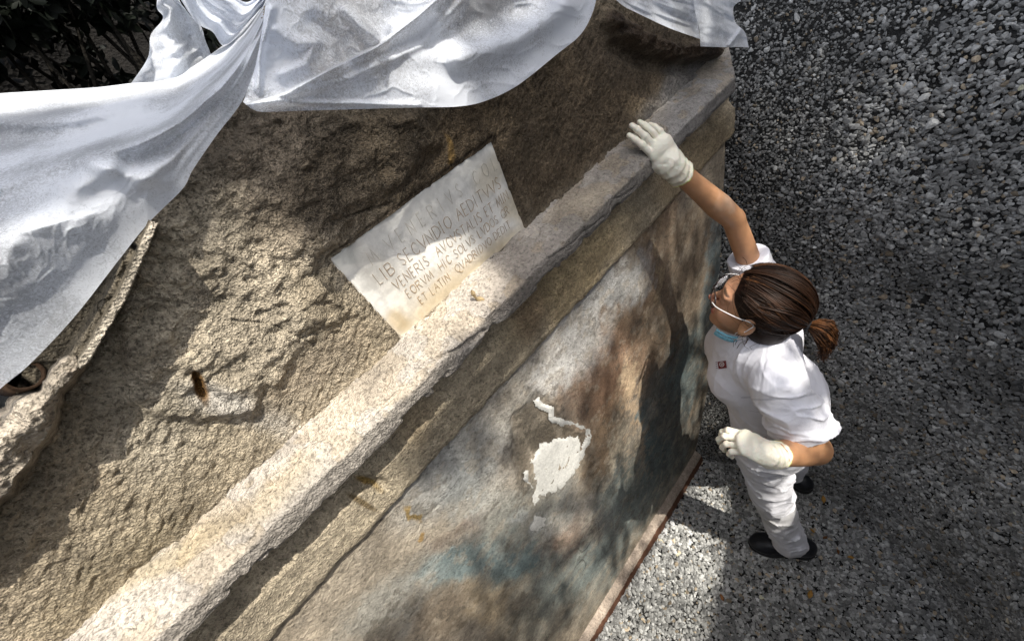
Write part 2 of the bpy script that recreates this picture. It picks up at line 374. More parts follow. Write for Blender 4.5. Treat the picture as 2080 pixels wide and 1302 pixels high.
def c_cor(P, px, py):
    base = np.ones(P.shape)*np.array([.50, .45, .39]); wn = fbm(P, 10, 3, 71)*26
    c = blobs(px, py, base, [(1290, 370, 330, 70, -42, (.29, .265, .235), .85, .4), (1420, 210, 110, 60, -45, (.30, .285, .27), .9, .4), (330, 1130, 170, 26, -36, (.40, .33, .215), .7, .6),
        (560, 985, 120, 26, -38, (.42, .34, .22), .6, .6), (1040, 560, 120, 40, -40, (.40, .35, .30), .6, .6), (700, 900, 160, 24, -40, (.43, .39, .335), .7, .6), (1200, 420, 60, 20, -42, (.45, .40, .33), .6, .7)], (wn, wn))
    fk = sstep(1.974, 1.964, P[..., 2])[..., None]; c = c*(1-.40*fk) ; bf = sstep(.02, .12, fbm(P, 22, 3, 66))[..., None]*(1-fk); c = c*(1-.30*bf) + np.array([.40, .30, .17])*.30*bf  # rough greyer front face, darkened further in colour as its shade from the sun
    return c*(1 + .20*fbm(P, 18, 3, 72)[..., None])
XC = 1.46
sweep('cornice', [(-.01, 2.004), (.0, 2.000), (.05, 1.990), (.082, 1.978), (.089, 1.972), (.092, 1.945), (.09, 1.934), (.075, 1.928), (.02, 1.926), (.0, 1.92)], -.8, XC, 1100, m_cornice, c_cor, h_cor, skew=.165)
def h_fil(P, px, py):
    d = .003*fbm(P, 10, 3, 81) + .0022*ridged(P, 34, 2, 82) + .0012*fbm(P, 110, 2, 83)
    d -= .016*(1 - sstep(.4, 1.1, np.hypot((px-752)/44, (py-985)/20)))          # break in the band
    return d
def c_fil(P, px, py):
    base = np.ones(P.shape)*np.array([.42, .355, .255]); wn = fbm(P, 12, 3, 91)*20
    c = blobs(px, py, base, [(560, 1200, 260, 60, -45, (.40, .34, .25), .85, .5), (1150, 560, 160, 60, -45, (.47, .355, .19), .7, .5), (1420, 320, 100, 50, -50, (.30, .225, .13), .7, .5), (1080, 640, 40, 50, 0, (.16, .11, .07), .7, .6),
        (752, 985, 26, 9, 25, (.27, .17, .04), .9, .3), (845, 850, 60, 40, -45, (.32, .25, .16), .7, .5), (735, 1020, 34, 7, 30, (.12, .08, .03), .8, .4)], (wn, wn))
    return c*(1 + .22*fbm(P, 26, 3, 92)[..., None])
sweep('moulding', [(.0, 1.93), (.012, 1.915), (.014, 1.85), (.024, 1.835), (.034, 1.826), (.035, 1.752), (.03, 1.738), (.012, 1.736)], -.8, 1.437, 1000, m_plaster, c_fil, h_fil)

# ---- painted lower wall
x = np.linspace(-.8, 1.46, 800); z = np.linspace(0.0, 1.742, 560); X, Z = np.meshgrid(x, z, indexing='ij')
P = np.stack([X, 0*X + YW - .014, Z], -1); px, py = proj(P)
wn = fbm(P, 6, 4, 101)*46 + fbm(P, 34, 4, 102)*26; wn2 = fbm(P, 6, 4, 111)*46 + fbm(P, 34, 4, 112)*26
h = .004*fbm(P, 5, 3, 121) + .0012*fbm(P, 45, 3, 122) + .0008*ridged(P, 70, 2, 123)
dk = inpoly(px + wn*.4, py + wn2*.4, [(1035, 850), (1085, 790), (1130, 830), (1150, 870), (1195, 880), (1190, 905), (1150, 900), (1085, 930), (1070, 1000), (1040, 950)])
h -= .006*sstep(-4, 8, dk)
for ln, wd, dp in (([(760, 1010), (800, 1000), (840, 1050), (905, 1110)], 3, .003), ([(850, 1060), (820, 1120), (880, 1150)], 2.5, .003), ([(745, 1180), (760, 1160)], 5, .005), ([(905, 1110), (960, 1120)], 2, .003),
                   ([(1010, 700), (1060, 660), (1110, 640)], 3, .002), ([(1325, 640), (1335, 560)], 3, .002), ([(1120, 700), (1125, 740)], 4, .003)):
    h -= .5*dp*(1 - sstep(.2, 1, polyd(px + wn*.5 + 6*fbm(P, 50, 2, 9), py + wn2*.5, ln)/wd))
P[..., 1] -= h
TEAL = (.135, .21, .225); BRN = (.155, .10, .062); RUST = (.21, .115, .07); GRY = (.33, .33, .32); PALE = (.50, .45, .38); OCH = (.42, .33, .21); DK = (.085, .075, .062)
base = np.ones(P.shape)*np.array([.34, .285, .215])
col = blobs(px, py, base, [
    (950, 880, 130, 210, 38, (.36, .34, .30), .9, .4), (800, 1150, 210, 110, -40, (.36, .31, .24), .8, .5),
    (1330, 700, 130, 330, 10, (.165, .115, .075), .95, .35), (1210, 760, 100, 100, 30, RUST, .6, .5), (1230, 590, 95, 46, -42, GRY, .9, .35), (1160, 690, 60, 70, 20, (.44, .42, .39), .85, .5),
    (1100, 760, 50, 40, -40, (.48, .46, .43), .8, .5), (1400, 560, 60, 160, 5, (.19, .15, .11), .7, .5), (1455, 560, 30, 110, 5, (.13, .17, .18), .8, .5), (1260, 490, 70, 40, -42, (.25, .19, .12), .6, .5),
    (1010, 800, 50, 30, -40, (.42, .38, .32), .7, .5), (1400, 740, 40, 90, 10, TEAL, .6, .6), (1290, 900, 40, 60, 0, TEAL, .75, .6), (1240, 900, 50, 90, 10, (.17, .115, .07), .7, .5),
    (1010, 1000, 60, 50, 0, PALE, .7, .6), (940, 1000, 60, 60, 0, (.30, .33, .33), .6, .6), (1060, 1140, 90, 46, -30, TEAL, .8, .5), (930, 1160, 80, 36, -30, TEAL, .75, .5), (1180, 1090, 80, 70, -30, RUST, .7, .5), (940, 1090, 70, 26, -30, RUST, .65, .5),
    (1260, 1030, 90, 60, -50, TEAL, .6, .6), (1330, 960, 60, 60, -50, (.11, .12, .11), .7, .5), (1120, 1220, 110, 60, -50, (.17, .17, .145), .8, .5), (890, 1260, 120, 50, 0, (.16, .125, .09), .75, .5), (1150, 1000, 40, 40, 0, (.40, .38, .34), .7, .6),
    (1230, 1130, 60, 30, -50, (.15, .19, .185), .6, .6), (1000, 1230, 40, 40, 0, OCH, .5, .6), (1290, 780, 15, 60, 2, (.50, .38, .25), .9, .7), (1290, 870, 10, 70, 2, (.42, .30, .19), .8, .8),
    (1258, 920, 8, 54, 3, (.42, .37, .28), .6, .8), (1275, 720, 34, 26, 0, (.36, .24, .16), .5, .7), (1180, 1120, 9, 60, 15, (.44, .40, .32), .7, .8), (1085, 1060, 26, 24, 0, (.50, .48, .45), .8, .5), (1150, 1040, 60, 40, 0, (.42, .40, .36), .5, .7),
    (1000, 1090, 170, 50, -35, (.19, .235, .235), .5, .6), (1355, 860, 50, 150, 10, (.13, .18, .19), .55, .6), (890, 960, 120, 60, -40, (.36, .37, .36), .6, .6), (1180, 1180, 90, 70, -50, (.17, .215, .215), .6, .5), (780, 1240, 120, 50, -40, (.24, .26, .25), .5, .6), (1130, 700, 60, 90, 30, (.40, .40, .39), .5, .6),
    (830, 1036, 24, 8, 35, (.24, .16, .05), .9, .3), (858, 1092, 10, 6, 30, (.24, .15, .05), .9, .3), (1200, 1290, 60, 80, -50, (.24, .20, .15), .7, .6), (1333, 560, 4, 80, 3, (.40, .33, .2), .4, .8)], (wn, wn2))
k = sstep(-14, 16, dk + 10*fbm(P, 60, 3, 152))[..., None]*.9; col = col*(1-k) + np.array([.115, .095, .07])*(1 + .5*fbm(P, 50, 3, 153)[..., None])*k
streak = fbm(P*np.array([1, 1, .18]), 20, 3, 131)[..., None]
col = col*.95*(1 + .30*fbm(P, 16, 4, 132)[..., None] + .34*streak) 
fk_ = sstep(.16, .24, fbm(P, 26, 5, 145, .62))[..., None]*.55; col = col*(1-fk_) + col*.3*fk_ + np.array([.36, .31, .24])*.62*fk_      # flaked-off paint
fk_ = sstep(.20, .27, fbm(P, 19, 5, 147, .65))[..., None]*.5; col = col*(1-fk_) + np.array([.10, .085, .065])*fk_
h2 = np.abs(vnoise(P + .03*fbm(P, 12, 3, 149)[..., None], 7, 150)); ck = (1 - sstep(.004, .016, h2))[..., None]*sstep(.0, .3, fbm(P, 3, 2, 151))[..., None]*.5; col = col*(1 - ck) 
mot = sstep(.15, .5, fbm(P, 9, 4, 140))[..., None]*.35; col = col*(1-mot) + np.array([.40, .36, .30])*mot*.7 + col*mot*.2
grid('painted_panel', P, m_fresco, tomb, np.clip(col, 0, 1), keep=X < edge_x(Z) + .004*fbm(P, 40, 2, 3))
# narrow kerb at the foot of the painted wall
def h_ker(P, px, py): return .003*fbm(P, 12, 3, 151) + .002*ridged(P, 40, 2, 152)
def c_ker(P, px, py):
    k = sstep(.052, .046, P[..., 2])[..., None]; wn = fbm(P, 22, 3, 153)[..., None]
    return (np.array([.40, .33, .27])*(1-k) + np.array([.13, .06, .035])*k)*(1 + .3*wn)
sweep('kerb', [(.010, .075), (.018, .072), (.045, .062), (.050, .052), (.056, .03), (.06, -.02)], -.8, 1.10, 700, m_cornice, c_ker, h_ker)

# ---- repair mortar: white fills spread on the painted wall
m_lime = stone_mat('white_lime_mortar', scale=70, var=.22, bump=.6, dist=.003, pits=.2, color=(.62, .61, .57))
def patch(name, poly, thick, seed, parent=tomb, yb=None, mat=m_lime, amp=3, yoff=0.0):
    poly = jag(poly, seed, 4, amp); a = np.array(poly)
    x0, y0 = a.min(0) - 4; x1, y1 = a.max(0) + 4
    st = 2.2; gx = np.arange(x0, x1, st); gy = np.arange(y0, y1, st); GX, GY = np.meshgrid(gx, gy, indexing='ij')
    sd = inpoly(GX, GY, poly); yb_ = (YW - .014 if yb is None else yb)
    P = wallp(GX, GY, np.full(GX.shape, yb_)); sd = sd + (2.2 if amp < 2 else 5)*fbm(P, 70, 3, seed+5)
    hh = .004*fbm(P, 5, 3, 121) if yb is None else 0
    P[..., 1] -= hh + yoff + thick*sstep(-1, 7, sd)*(1 + .25*fbm(P, 40, 3, seed)) - .002*(sd < 1)
    return grid(name, P, mat, parent, keep=sd > -2.5, flip=True)
def ribbon(name, line, wd, thick, seed, **kw):
    l = np.array(line, float); t = np.gradient(l, axis=0); n = np.stack([-t[:, 1], t[:, 0]], 1); n /= np.linalg.norm(n, axis=1)[:, None]
    poly = [tuple(p) for p in (l + n*wd)] + [tuple(p) for p in (l - n*wd)[::-1]]
    return patch(name, poly, thick, seed, amp=1.6, **kw)
patch('mortar_fill', [(1080, 935), (1100, 905), (1140, 890), (1176, 890), (1182, 930), (1170, 965), (1150, 985), (1128, 1000), (1100, 1012), (1085, 1030), (1078, 1012), (1090, 985), (1082, 965)], .001, 3)
ribbon('mortar_fill', [(1090, 812), (1100, 826), (1120, 832), (1122, 852), (1140, 858), (1165, 860), (1196, 876), (1200, 888), (1186, 915), (1176, 935)], 6, .0012, 4)
ribbon('mortar_fill', [(1068, 958), (1070, 975), (1084, 992)], 4, .002, 5)
patch('mortar_fill', [(1078, 1052), (1108, 1042), (1110, 1062), (1092, 1082), (1074, 1078)], .0025, 6)

# ---- broken bit of mortar lying on the cornice
CHIP = True

# ---- inscribed marble plaque
m_marble = stone_mat('marble', scale=60, var=.10, bump=.28, dist=.002, rough=.6)
c4 = wallp(np.array([663., 1000, 1072, 815]), np.array([525., 280, 466, 693]), np.full(4, YW + .002))
TL, TR, BR, BL = c4
U, V = np.meshgrid(np.linspace(0, 1, 230), np.linspace(0, 1, 130), indexing='ij')
def plq_pt(u, v, out=0.0):
    u = np.asarray(u, float); v = np.asarray(v, float)
    p = (TL*(1-u)[..., None] + TR*u[..., None])*(1-v)[..., None] + (BL*(1-u)[..., None] + BR*u[..., None])*v[..., None]
    p[..., 1] -= out; return p
P = plq_pt(U, V); er = .006*fbm(P, 25, 3, 171)
ed = np.minimum(np.minimum(U*.37, (1-U)*.37), np.minimum(V*.2, (1-V)*.2))
P[..., 0] += er*(ed < .004)*.6; P[..., 2] += er*(ed < .004)*.6
P[..., 1] -= .0006*fbm(P, 30, 3, 172) - .003*(1 - sstep(0, .005, ed + .003*fbm(P, 60, 2, 173)))
P[..., 1] += np.where(ed <= 0, .014, 0)
px, py = proj(P); wn = fbm(P, 14, 3, 174)*30
col = blobs(px, py, np.ones(P.shape)*np.array([.76, .74, .69]), [(880, 640, 110, 36, -42, (.54, .45, .30), .65, .5), (1020, 520, 80, 26, -42, (.55, .46, .30), .7, .6), (850, 610, 60, 30, -42, (.52, .42, .27), .4, .6), (1050, 430, 18, 40, -20, (.5, .42, .27), .7, .6),
    (1000, 350, 40, 24, -60, (.56, .47, .31), .5, .6), (760, 560, 90, 40, 40, (.70, .66, .58), .6, .6), (940, 560, 90, 16, -42, (.54, .42, .25), .6, .7), (800, 660, 30, 24, 0, (.5, .37, .19), .7, .5), (700, 520, 20, 30, 0, (.45, .46, .44), .6, .6)], (wn, -wn))
vein = sstep(.25, .6, ridged(P, 30, 3, 175))[..., None]; col = col*(1 - .14*vein) * (1 + .10*fbm(P, 40, 4, 176)[..., None])
st = sstep(.2, .55, fbm(P, 24, 4, 177))[..., None]*sstep(.3, .9, V)[..., None]*.55; col = col*(1-st) + np.array([.50, .39, .24])*st
plaque = grid('inscription_plaque', P, m_marble, tomb, np.clip(col, 0, 1), flip=True)
plaque['label'] = 'cream marble plaque with worn brown Latin lettering'
# lettering: cut strokes as thin dark ochre grooves; each glyph is a set of strokes on a 0..1 box
GL = {'A': ['0,0 .5,1 1,0', '.24,.4 .76,.4'], 'B': ['0,0 0,1 .7,.97 .8,.75 .65,.55 0,.52', '.65,.52 .9,.3 .75,.04 0,0'], 'C': ['.9,.8 .6,1 .2,.85 .05,.5 .2,.12 .6,0 .95,.2'],
 'D': ['0,0 0,1 .5,.95 .9,.7 .9,.3 .5,.04 0,0'], 'E': ['.7,1 0,1 0,0 .7,0', '0,.52 .55,.52'], 'F': ['.7,1 0,1 0,0', '0,.52 .55,.52'], 'G': ['.9,.82 .6,1 .2,.85 .05,.5 .2,.12 .6,0 .95,.12 .95,.42'],
 'H': ['0,0 0,1', '.85,0 .85,1', '0,.5 .85,.5'], 'I': ['.2,0 .2,1', '.05,1 .38,1', '.05,0 .38,0'], 'L': ['0,1 0,0 .65,0'], 'M': ['0,0 .18,1 .5,.1 .82,1 1,0'], 'N': ['0,0 0,1 .85,0 .85,1'],
 'O': ['.5,0 .12,.2 .0,.5 .12,.85 .5,1 .88,.85 1,.5 .88,.2 .5,0'], 'P': ['0,0 0,1 .7,.95 .8,.72 .6,.5 0,.48'], 'Q': ['.5,0 .12,.2 .0,.5 .12,.85 .5,1 .88,.85 1,.5 .88,.2 .5,0', '.5,.02 .9,-.22 1.25,-.2'],
 'R': ['0,0 0,1 .7,.95 .8,.74 .6,.52 0,.5', '.4,.5 .9,0'], 'S': ['.8,.85 .45,1 .1,.85 .15,.6 .7,.4 .8,.15 .45,0 .05,.13'], 'T': ['.45,0 .45,1', '0,1 .9,1'], 'V': ['0,1 .5,0 1,1'], 'X': ['0,0 .9,1', '0,1 .9,0'], ' ': [], '.': ['.1,.45 .15,.55']}
WID = {'I': .42, ' ': .55, '.': .3, 'M': 1.15, 'O': 1.05, 'Q': 1.1, 'E': .75, 'F': .75, 'L': .72, 'S': .8, 'T': .9}
m_ink = stone_mat('faded_letter_paint', scale=200, var=.5, bump=.2, dist=.001, color=(.36, .25, .14))
m_ink2 = stone_mat('very_faded_letter_paint', scale=200, var=.5, bump=.2, dist=.001, color=(.52, .47, .39))
lines = [('M  V E N E R I V S   C O L', .13, .97, .20, .125, 1), ('LIB SECVNDIO AEDITVVS', .10, .95, .375, .115, 0), ('VENERIS  AVGVSTALIS ET MIN', .145, .965, .53, .10, 0), ('EORVM  HIC SOLVS LVDOS GR', .17, .93, .665, .09, 0), ('ET LATIN  QVADRIDVO DEDIT', .20, .90, .80, .085, 0)]
def stroke_mesh(name, polys, mat):
    Vv, Ff = [], []
    for pts, wv in polys:
        p = np.array(pts)
        if len(p) < 2: continue
        q = [p[0]]
        for a, b in zip(p[:-1], p[1:]):
            for k in (.5, 1): q.append(a + (b-a)*k)
        q = np.array(q); t = np.gradient(q, axis=0); n = np.stack([-t[:, 1], t[:, 0]], 1); n /= (np.linalg.norm(n, axis=1)[:, None] + 1e-9)
        w_ = wv*(.55 + .45*np.abs(np.sin(np.arange(len(q))*1.7 + pts[0][0]*40)))[:, None]
        b0 = len(Vv)
        for k in range(len(q)):
            for sgn, o_ in ((-1, .0009), (0, .0016), (1, .0009)):
                c = q[k] + n[k]*sgn*w_[k]; Vv.append(plq_pt(np.array(c[0]/.37), np.array(c[1]/.20), o_))
            if k:
                i = b0 + 3*(k-1)
                Ff += [(i, i+1, i+4, i+3), (i+1, i+2, i+5, i+4)]
    return mesh_np(name, np.array(Vv), Ff, mat, plaque, True)
rl = random.Random(5)
for txt, u0, u1, v, hgt, faint in lines:
    tot = sum(WID.get(c, .95) + .18 for c in txt); sc = (u1-u0)*.37/tot; cx = u0*.37; polys = []
    for c in txt:
        wv = WID.get(c, .95)*sc; 
        for s_ in GL[c]:
            pts = []
            for q in s_.split():
                a, b = map(float, q.split(',')); pts.append((cx + a*min(1, 1)*wv*.95 + rl.uniform(-.0005, .0005) + (b-.5)*.0010, v*.2 - (b-.5)*hgt*.2*1.0 + rl.uniform(-.0005, .0005)))
            if rl.random() < .985: polys.append((pts, .00042 if faint else rl.uniform(.00045, .00078)))
        cx += wv + .18*sc
    stroke_mesh('lettering', polys, m_ink2 if faint else m_ink)
# the marble's lower lip of mortar
ribbon('mortar_chip', [(822, 695), (900, 625), (1000, 530), (1074, 470)], 3.0, .004, 12, yb=YW - .004, mat=m_cornice)

# ---- raking cornice at the left: broken tile edge, bedding stones, rough mortar lump
rk = thing  # (parts of the tomb; the block below hangs from it)
def relief(name, poly, yf, mat, cf, st=2.2, parent=tomb, seed=1, amp=3):
    poly = jag(poly, seed, 4, amp); a = np.array(poly); x0, y0 = a.min(0) - 6; x1, y1 = a.max(0) + 6
    GX, GY = np.meshgrid(np.arange(x0, x1, st), np.arange(y0, y1, st), indexing='ij'); sd = inpoly(GX, GY, poly)
    P0 = wallp(GX, GY, np.full(GX.shape, .57)); y = np.where(sd > 0, yf(GX, GY, sd, P0), YW + .02)
    P = wallp(GX, GY, y); return grid(name, P, mat, parent, np.clip(cf(GX, GY, sd, P0), 0, 1), keep=sd > -4, flip=True)
edge_ = [(322, 454), (291, 528), (259, 603), (216, 675), (180, 738)]
def ytile(px, py, sd, P):
    e = polyd(px, py, edge_); lip = 1 - sstep(17, 21, e + 9*fbm(P, 22, 3, 203)); st = ridged(P, 13, 1, 204)
    return .550 + .022*sstep(34, 56, e) + (1-lip)*(.022 - .010*np.round(fbm(P, 14, 2, 205)*2.6)/2.6 + .010*sstep(.80, .97, st)) + .003*fbm(P, 50, 3, 206) - lip*.002*np.round(fbm(P, 24, 2, 216)*3)/3
def ctile(px, py, sd, P):
    e = polyd(px, py, edge_); lip = (1 - sstep(16, 20, e + 6*fbm(P, 40, 3, 203)))[..., None]; st = sstep(.72, .95, ridged(P, 13, 1, 204))[..., None]
    c = np.array([.13, .11, .08])*(1 + .5*fbm(P, 22, 3, 207))[..., None]; b = sstep(.0, .3, fbm(P, 9, 3, 208))[..., None]; c = c*(1-.6*b) + np.array([.13, .075, .035])*.6*b; c = c*(1 - .7*st)
    return c*(1-lip) + np.array([.50, .44, .35])*(1 + .25*fbm(P, 60, 2, 209))[..., None]*lip  # lip painted pale as sunlit, stony face behind darkened for the sheet's shade
relief('raking_cornice', [(302, 446), (322, 454), (307, 491), (291, 528), (275, 565), (259, 603), (238, 639), (216, 675), (198, 707), (180, 738), (120, 780), (30, 800), (60, 700), (160, 580), (240, 500)], ytile, m_plaster, ctile, seed=21, amp=.8)
def ylump(px, py, sd, P):
    return .616 - .046*sstep(0, 16, sd) - .010*sstep(10, 60, sd) - .012*fbm(P, 14, 3, 211) - .009*ridged(P, 38, 3, 212) - .006*np.round(fbm(P, 30, 3, 214)*4)/4 - .005*fbm(P, 90, 2, 213)
def clump(px, py, sd, P): return np.array([.40, .345, .275])*(1 + .4*fbm(P, 22, 4, 215))[..., None]*(1 - .35*(1 - sstep(0, 14, sd)))[..., None]
relief('mortar_lump', [(182, 740), (158, 712), (118, 718), (92, 742), (76, 784), (40, 800), (0, 834), (-90, 900), (-160, 1250), (-60, 1120), (0, 1042), (60, 962), (112, 880), (126, 840), (136, 800), (160, 775)], ylump, m_plaster, clump, seed=23, amp=6)
# packing behind the tiles, so that nothing is hollow
x = np.linspace(-.7, -.01, 90); s = np.linspace(0, 1, 14); XS, S_ = np.meshgrid(x, s, indexing='ij')
P = np.stack([XS, YW - .002 + .12*S_, 2.355 + .52*XS + .012 + .05*np.sin(S_*2)], -1); P[..., 2] += .008*fbm(P, 20, 3, 231); grid('packing', P, m_soil, tomb)
# open end of a curved terracotta cover tile under the sheet
m_terra = stone_mat('terracotta', scale=80, var=.3, bump=.4, dist=.003, color=(.06, .035, .02))
def tube_tile(name, c, ax, r0, r1, ln, mat, parent, a0=0, a1=360, ln2=26):
    ax = Vector(ax).normalized(); q = ax.to_track_quat('Z', 'Y'); V, Fq = [], []; n = 40
    rings = [(0, r1), (0, r0), (ln, r0*.97), (ln, r1*.97)]
    for L_, r_ in rings:
        for i in range(n):
            a = math.radians(a0 + (a1-a0)*i/(n-1)); V.append((Vector(c) + q @ Vector((r_*math.cos(a), r_*math.sin(a), L_)))[:])
    for k in range(4):
        for i in range(n-1):
            Fq.append((k*n+i, k*n+i+1, ((k+1) % 4)*n+i+1, ((k+1) % 4)*n+i))
    return mesh_np(name, V, Fq, mat, parent, True)
tc_ = wallp(np.array(48.), np.array(762.), np.array(.585))
dv_ = wallp(np.array(46.), np.array(752.), np.array(.62)) - CAM
tl = tube_tile('cover_tile', tc_, (dv_[0]-.10, dv_[1], dv_[2]-.03), .0150, .0122, .10, m_terra, None)
tag(tl, 'curved reddish terracotta cover tile with its open end under the left sheet', 'roof tile')
# small stones and straw at the break

# ================================================================== SHEETS
def fleece_mat(name, thin=.28, tint=(.72, .745, .79)):
    m, nt, b = mat_new(name); L = nt.links.new; nt.nodes.remove(b); out = nt.nodes['Material Output']
    tc = mnode(nt, 'ShaderNodeTexCoord')
    n = mnode(nt, 'ShaderNodeTexNoise'); n.inputs['Scale'].default_value = 190; n.inputs['Detail'].default_value = 8; n.inputs['Roughness'].default_value = .75; n.inputs['Distortion'].default_value = 2.5
    n2 = mnode(nt, 'ShaderNodeTexNoise'); n2.inputs['Scale'].default_value = 9; n2.inputs['Detail'].default_value = 3
    for q in (n, n2): L(tc.outputs['Object'], q.inputs[0])
    d = mnode(nt, 'ShaderNodeBsdfDiffuse'); d.inputs[0].default_value = (*tint, 1)
    t = mnode(nt, 'ShaderNodeBsdfTranslucent'); t.inputs[0].default_value = (*[v*.97 for v in tint], 1)
    mx = mnode(nt, 'ShaderNodeMixShader'); mx.inputs[0].default_value = .38; L(d.outputs[0], mx.inputs[1]); L(t.outputs[0], mx.inputs[2])
    tr = mnode(nt, 'ShaderNodeBsdfTransparent')
    ad = mnode(nt, 'ShaderNodeMath', operation='ADD'); L(n.outputs[0], ad.inputs[0]); L(n2.outputs[0], ad.inputs[1])
    mr = mnode(nt, 'ShaderNodeMapRange'); mr.inputs[1].default_value = .92; mr.inputs[2].default_value = 1.18; mr.inputs[3].default_value = 0; mr.inputs[4].default_value = thin
    L(ad.outputs[0], mr.inputs[0])
    m2 = mnode(nt, 'ShaderNodeMixShader'); L(mr.outputs[0], m2.inputs[0]); L(mx.outputs[0], m2.inputs[1]); L(tr.outputs[0], m2.inputs[2]); L(m2.outputs[0], out.inputs[0])
    bp = mnode(nt, 'ShaderNodeBump'); bp.inputs['Strength'].default_value = .35; bp.inputs['Distance'].default_value = .001; L(n.outputs[0], bp.inputs['Height'])
    for q in (d, t): L(bp.outputs[0], q.inputs['Normal'])
    return m
def crom(pts, n):
    p = np.array(pts, float); p = np.vstack([2*p[0]-p[1], p, 2*p[-1]-p[-2]]); d = np.concatenate([[0], np.cumsum(np.linalg.norm(np.diff(p[1:-1], axis=0), axis=1))]); d /= d[-1]
    out = []
    for t in np.linspace(0, 1, n):
        i = min(np.searchsorted(d, t, 'right') - 1, len(d) - 2); u = (t - d[i])/(d[i+1]-d[i] + 1e-12)
        a, b, c, e = p[i], p[i+1], p[i+2], p[i+3]
        out.append(.5*((2*b) + (-a+c)*u + (2*a-5*b+4*c-e)*u*u + (-a+3*b-3*c+e)*u**3))
    return np.array(out)
def sheet(name, rows, depth, nu, nv, mat, parent=None):
    """rows: curves (hem first) of picture points; depth(u, v, px, py) gives the y at which the cloth hangs"""
    R = np.array([crom(r, nu) for r in rows])                  # rows x nu x 2
    Pp = np.stack([crom(R[:, i], nv) for i in range(nu)], 0)     # nu x nv x 2
    U, V = np.meshgrid(np.linspace(0, 1, nu), np.linspace(0, 1, nv), indexing='ij')
    y = depth(U, V, Pp[..., 0], Pp[..., 1])
    P = wallp(Pp[..., 0], Pp[..., 1], y)
    return grid(name, P, mat, parent)
def ridge(px, py, line, wd, amp, sharp=1.0, side=0):
    d = polyd(px, py, line); return amp*np.exp(-(d/wd)**2*sharp)
def edge_fold(px, py, line, wd, amp):
    """step: cloth on the lower side of the line stands forward and falls back over wd pixels"""
    l = np.array(line, float); o = np.argsort(l[:, 0]); yy = np.interp(px, l[o, 0], l[o, 1]); s = py - yy
    inx = sstep(l[:, 0].min()-10, l[:, 0].min()+30, px)*(1 - sstep(l[:, 0].max()-30, l[:, 0].max()+10, px))
    return amp*sstep(-3, 3, s)*np.exp(-np.clip(s, 0, None)/wd)*inx
m_fl = fleece_mat('white_fleece', .5); m_fl2 = fleece_mat('thin_fleece', .4, (.68, .71, .77))
def wr(px, py, U, V, seed, amp):
    q_ = np.stack([px*.010, py*.010, 0*px], -1); q_ = q_ + .5*fbm(q_, 1.3, 3, seed+20)[..., None]; cr = np.exp(-np.abs(vnoise(q_*np.array([.7, 1.5, 1]), 1.6, seed+21))*9) + .6*np.exp(-np.abs(vnoise(q_, 3.6, seed+22))*8)
    return wr0(px, py, U, V, seed, amp) - .0018*cr
def wr0(px, py, U, V, seed, amp):
    Q = np.stack([U*2.2, V*7, 0*U], -1); Q2 = np.stack([px*.012, py*.012, 0*px], -1)
    return amp*(.9*fbm(Q, 1.1, 2, seed) + .35*fbm(Q2, .8, 2, seed+3) + .22*np.clip(ridged(Q2*np.array([.5, 1.3, 1]), .6, 1, seed+9), 0, 1))
# large sheet across the left
bot = [(548, -60), (556, 0), (528, 100), (495, 200), (440, 275), (392, 345), (370, 385), (300, 455), (240, 530), (150, 645), (60, 740), (0, 790), (-120, 900)]
mid1 = [(546, -60), (551, 0), (518, 85), (470, 160), (400, 235), (330, 300), (290, 330), (225, 365), (165, 410), (100, 480), (30, 550), (-30, 600), (-150, 700)]
mid2 = [(544, -60), (545, 0), (505, 70), (450, 130), (370, 190), (290, 240), (240, 255), (180, 275), (120, 300), (60, 340), (0, 380), (-60, 410), (-170, 470)]
top = [(542, -60), (536, 0), (492, 58), (432, 108), (345, 160), (262, 170), (205, 177), (150, 181), (100, 184), (50, 187), (0, 190), (-60, 195), (-190, 215)]
def dl(U, V, px, py):
    base = np.interp(px, [-100, 0, 300, 350, 560], [.55, .56, .572, .582, .590]) - .012*sstep(0, .35, V)*sstep(450, 300, px) + .42*sstep(.45, 1.15, V)
    y = -edge_fold(px, py, [(0, 480), (40, 470), (100, 455), (150, 440), (200, 430)], 60, .010)
    y -= ridge(px, py, [(-40, 395), (80, 345), (145, 320), (200, 335), (290, 365), (370, 378)], 16, .018)
    y += ridge(px, py, [(-40, 440), (60, 420), (200, 395), (300, 400)], 36, .016)
    y -= ridge(px, py, [(0, 245), (150, 235), (280, 210), (380, 160), (480, 80)], 20, .035)
    y += ridge(px, py, [(0, 300), (160, 275), (300, 245), (420, 160), (500, 90)], 24, .03)
    y -= ridge(px, py, [(180, 310), (280, 290), (380, 240), (450, 180), (520, 90)], 15, .022)
    y += ridge(px, py, [(260, 330), (350, 290), (430, 225)], 26, .020)
    y += wr(px, py, U, V, 301, .014)
    return base + y*(.15 + .85*sstep(.05, .5, V))
o = sheet('fleece_sheet', [bot, mid1, mid2, top], dl, 300, 200, m_fl)
tag(o, 'large white fleece sheet sagging over the left side of the tomb top', 'cloth sheet', 'white fleece sheets over the tomb')
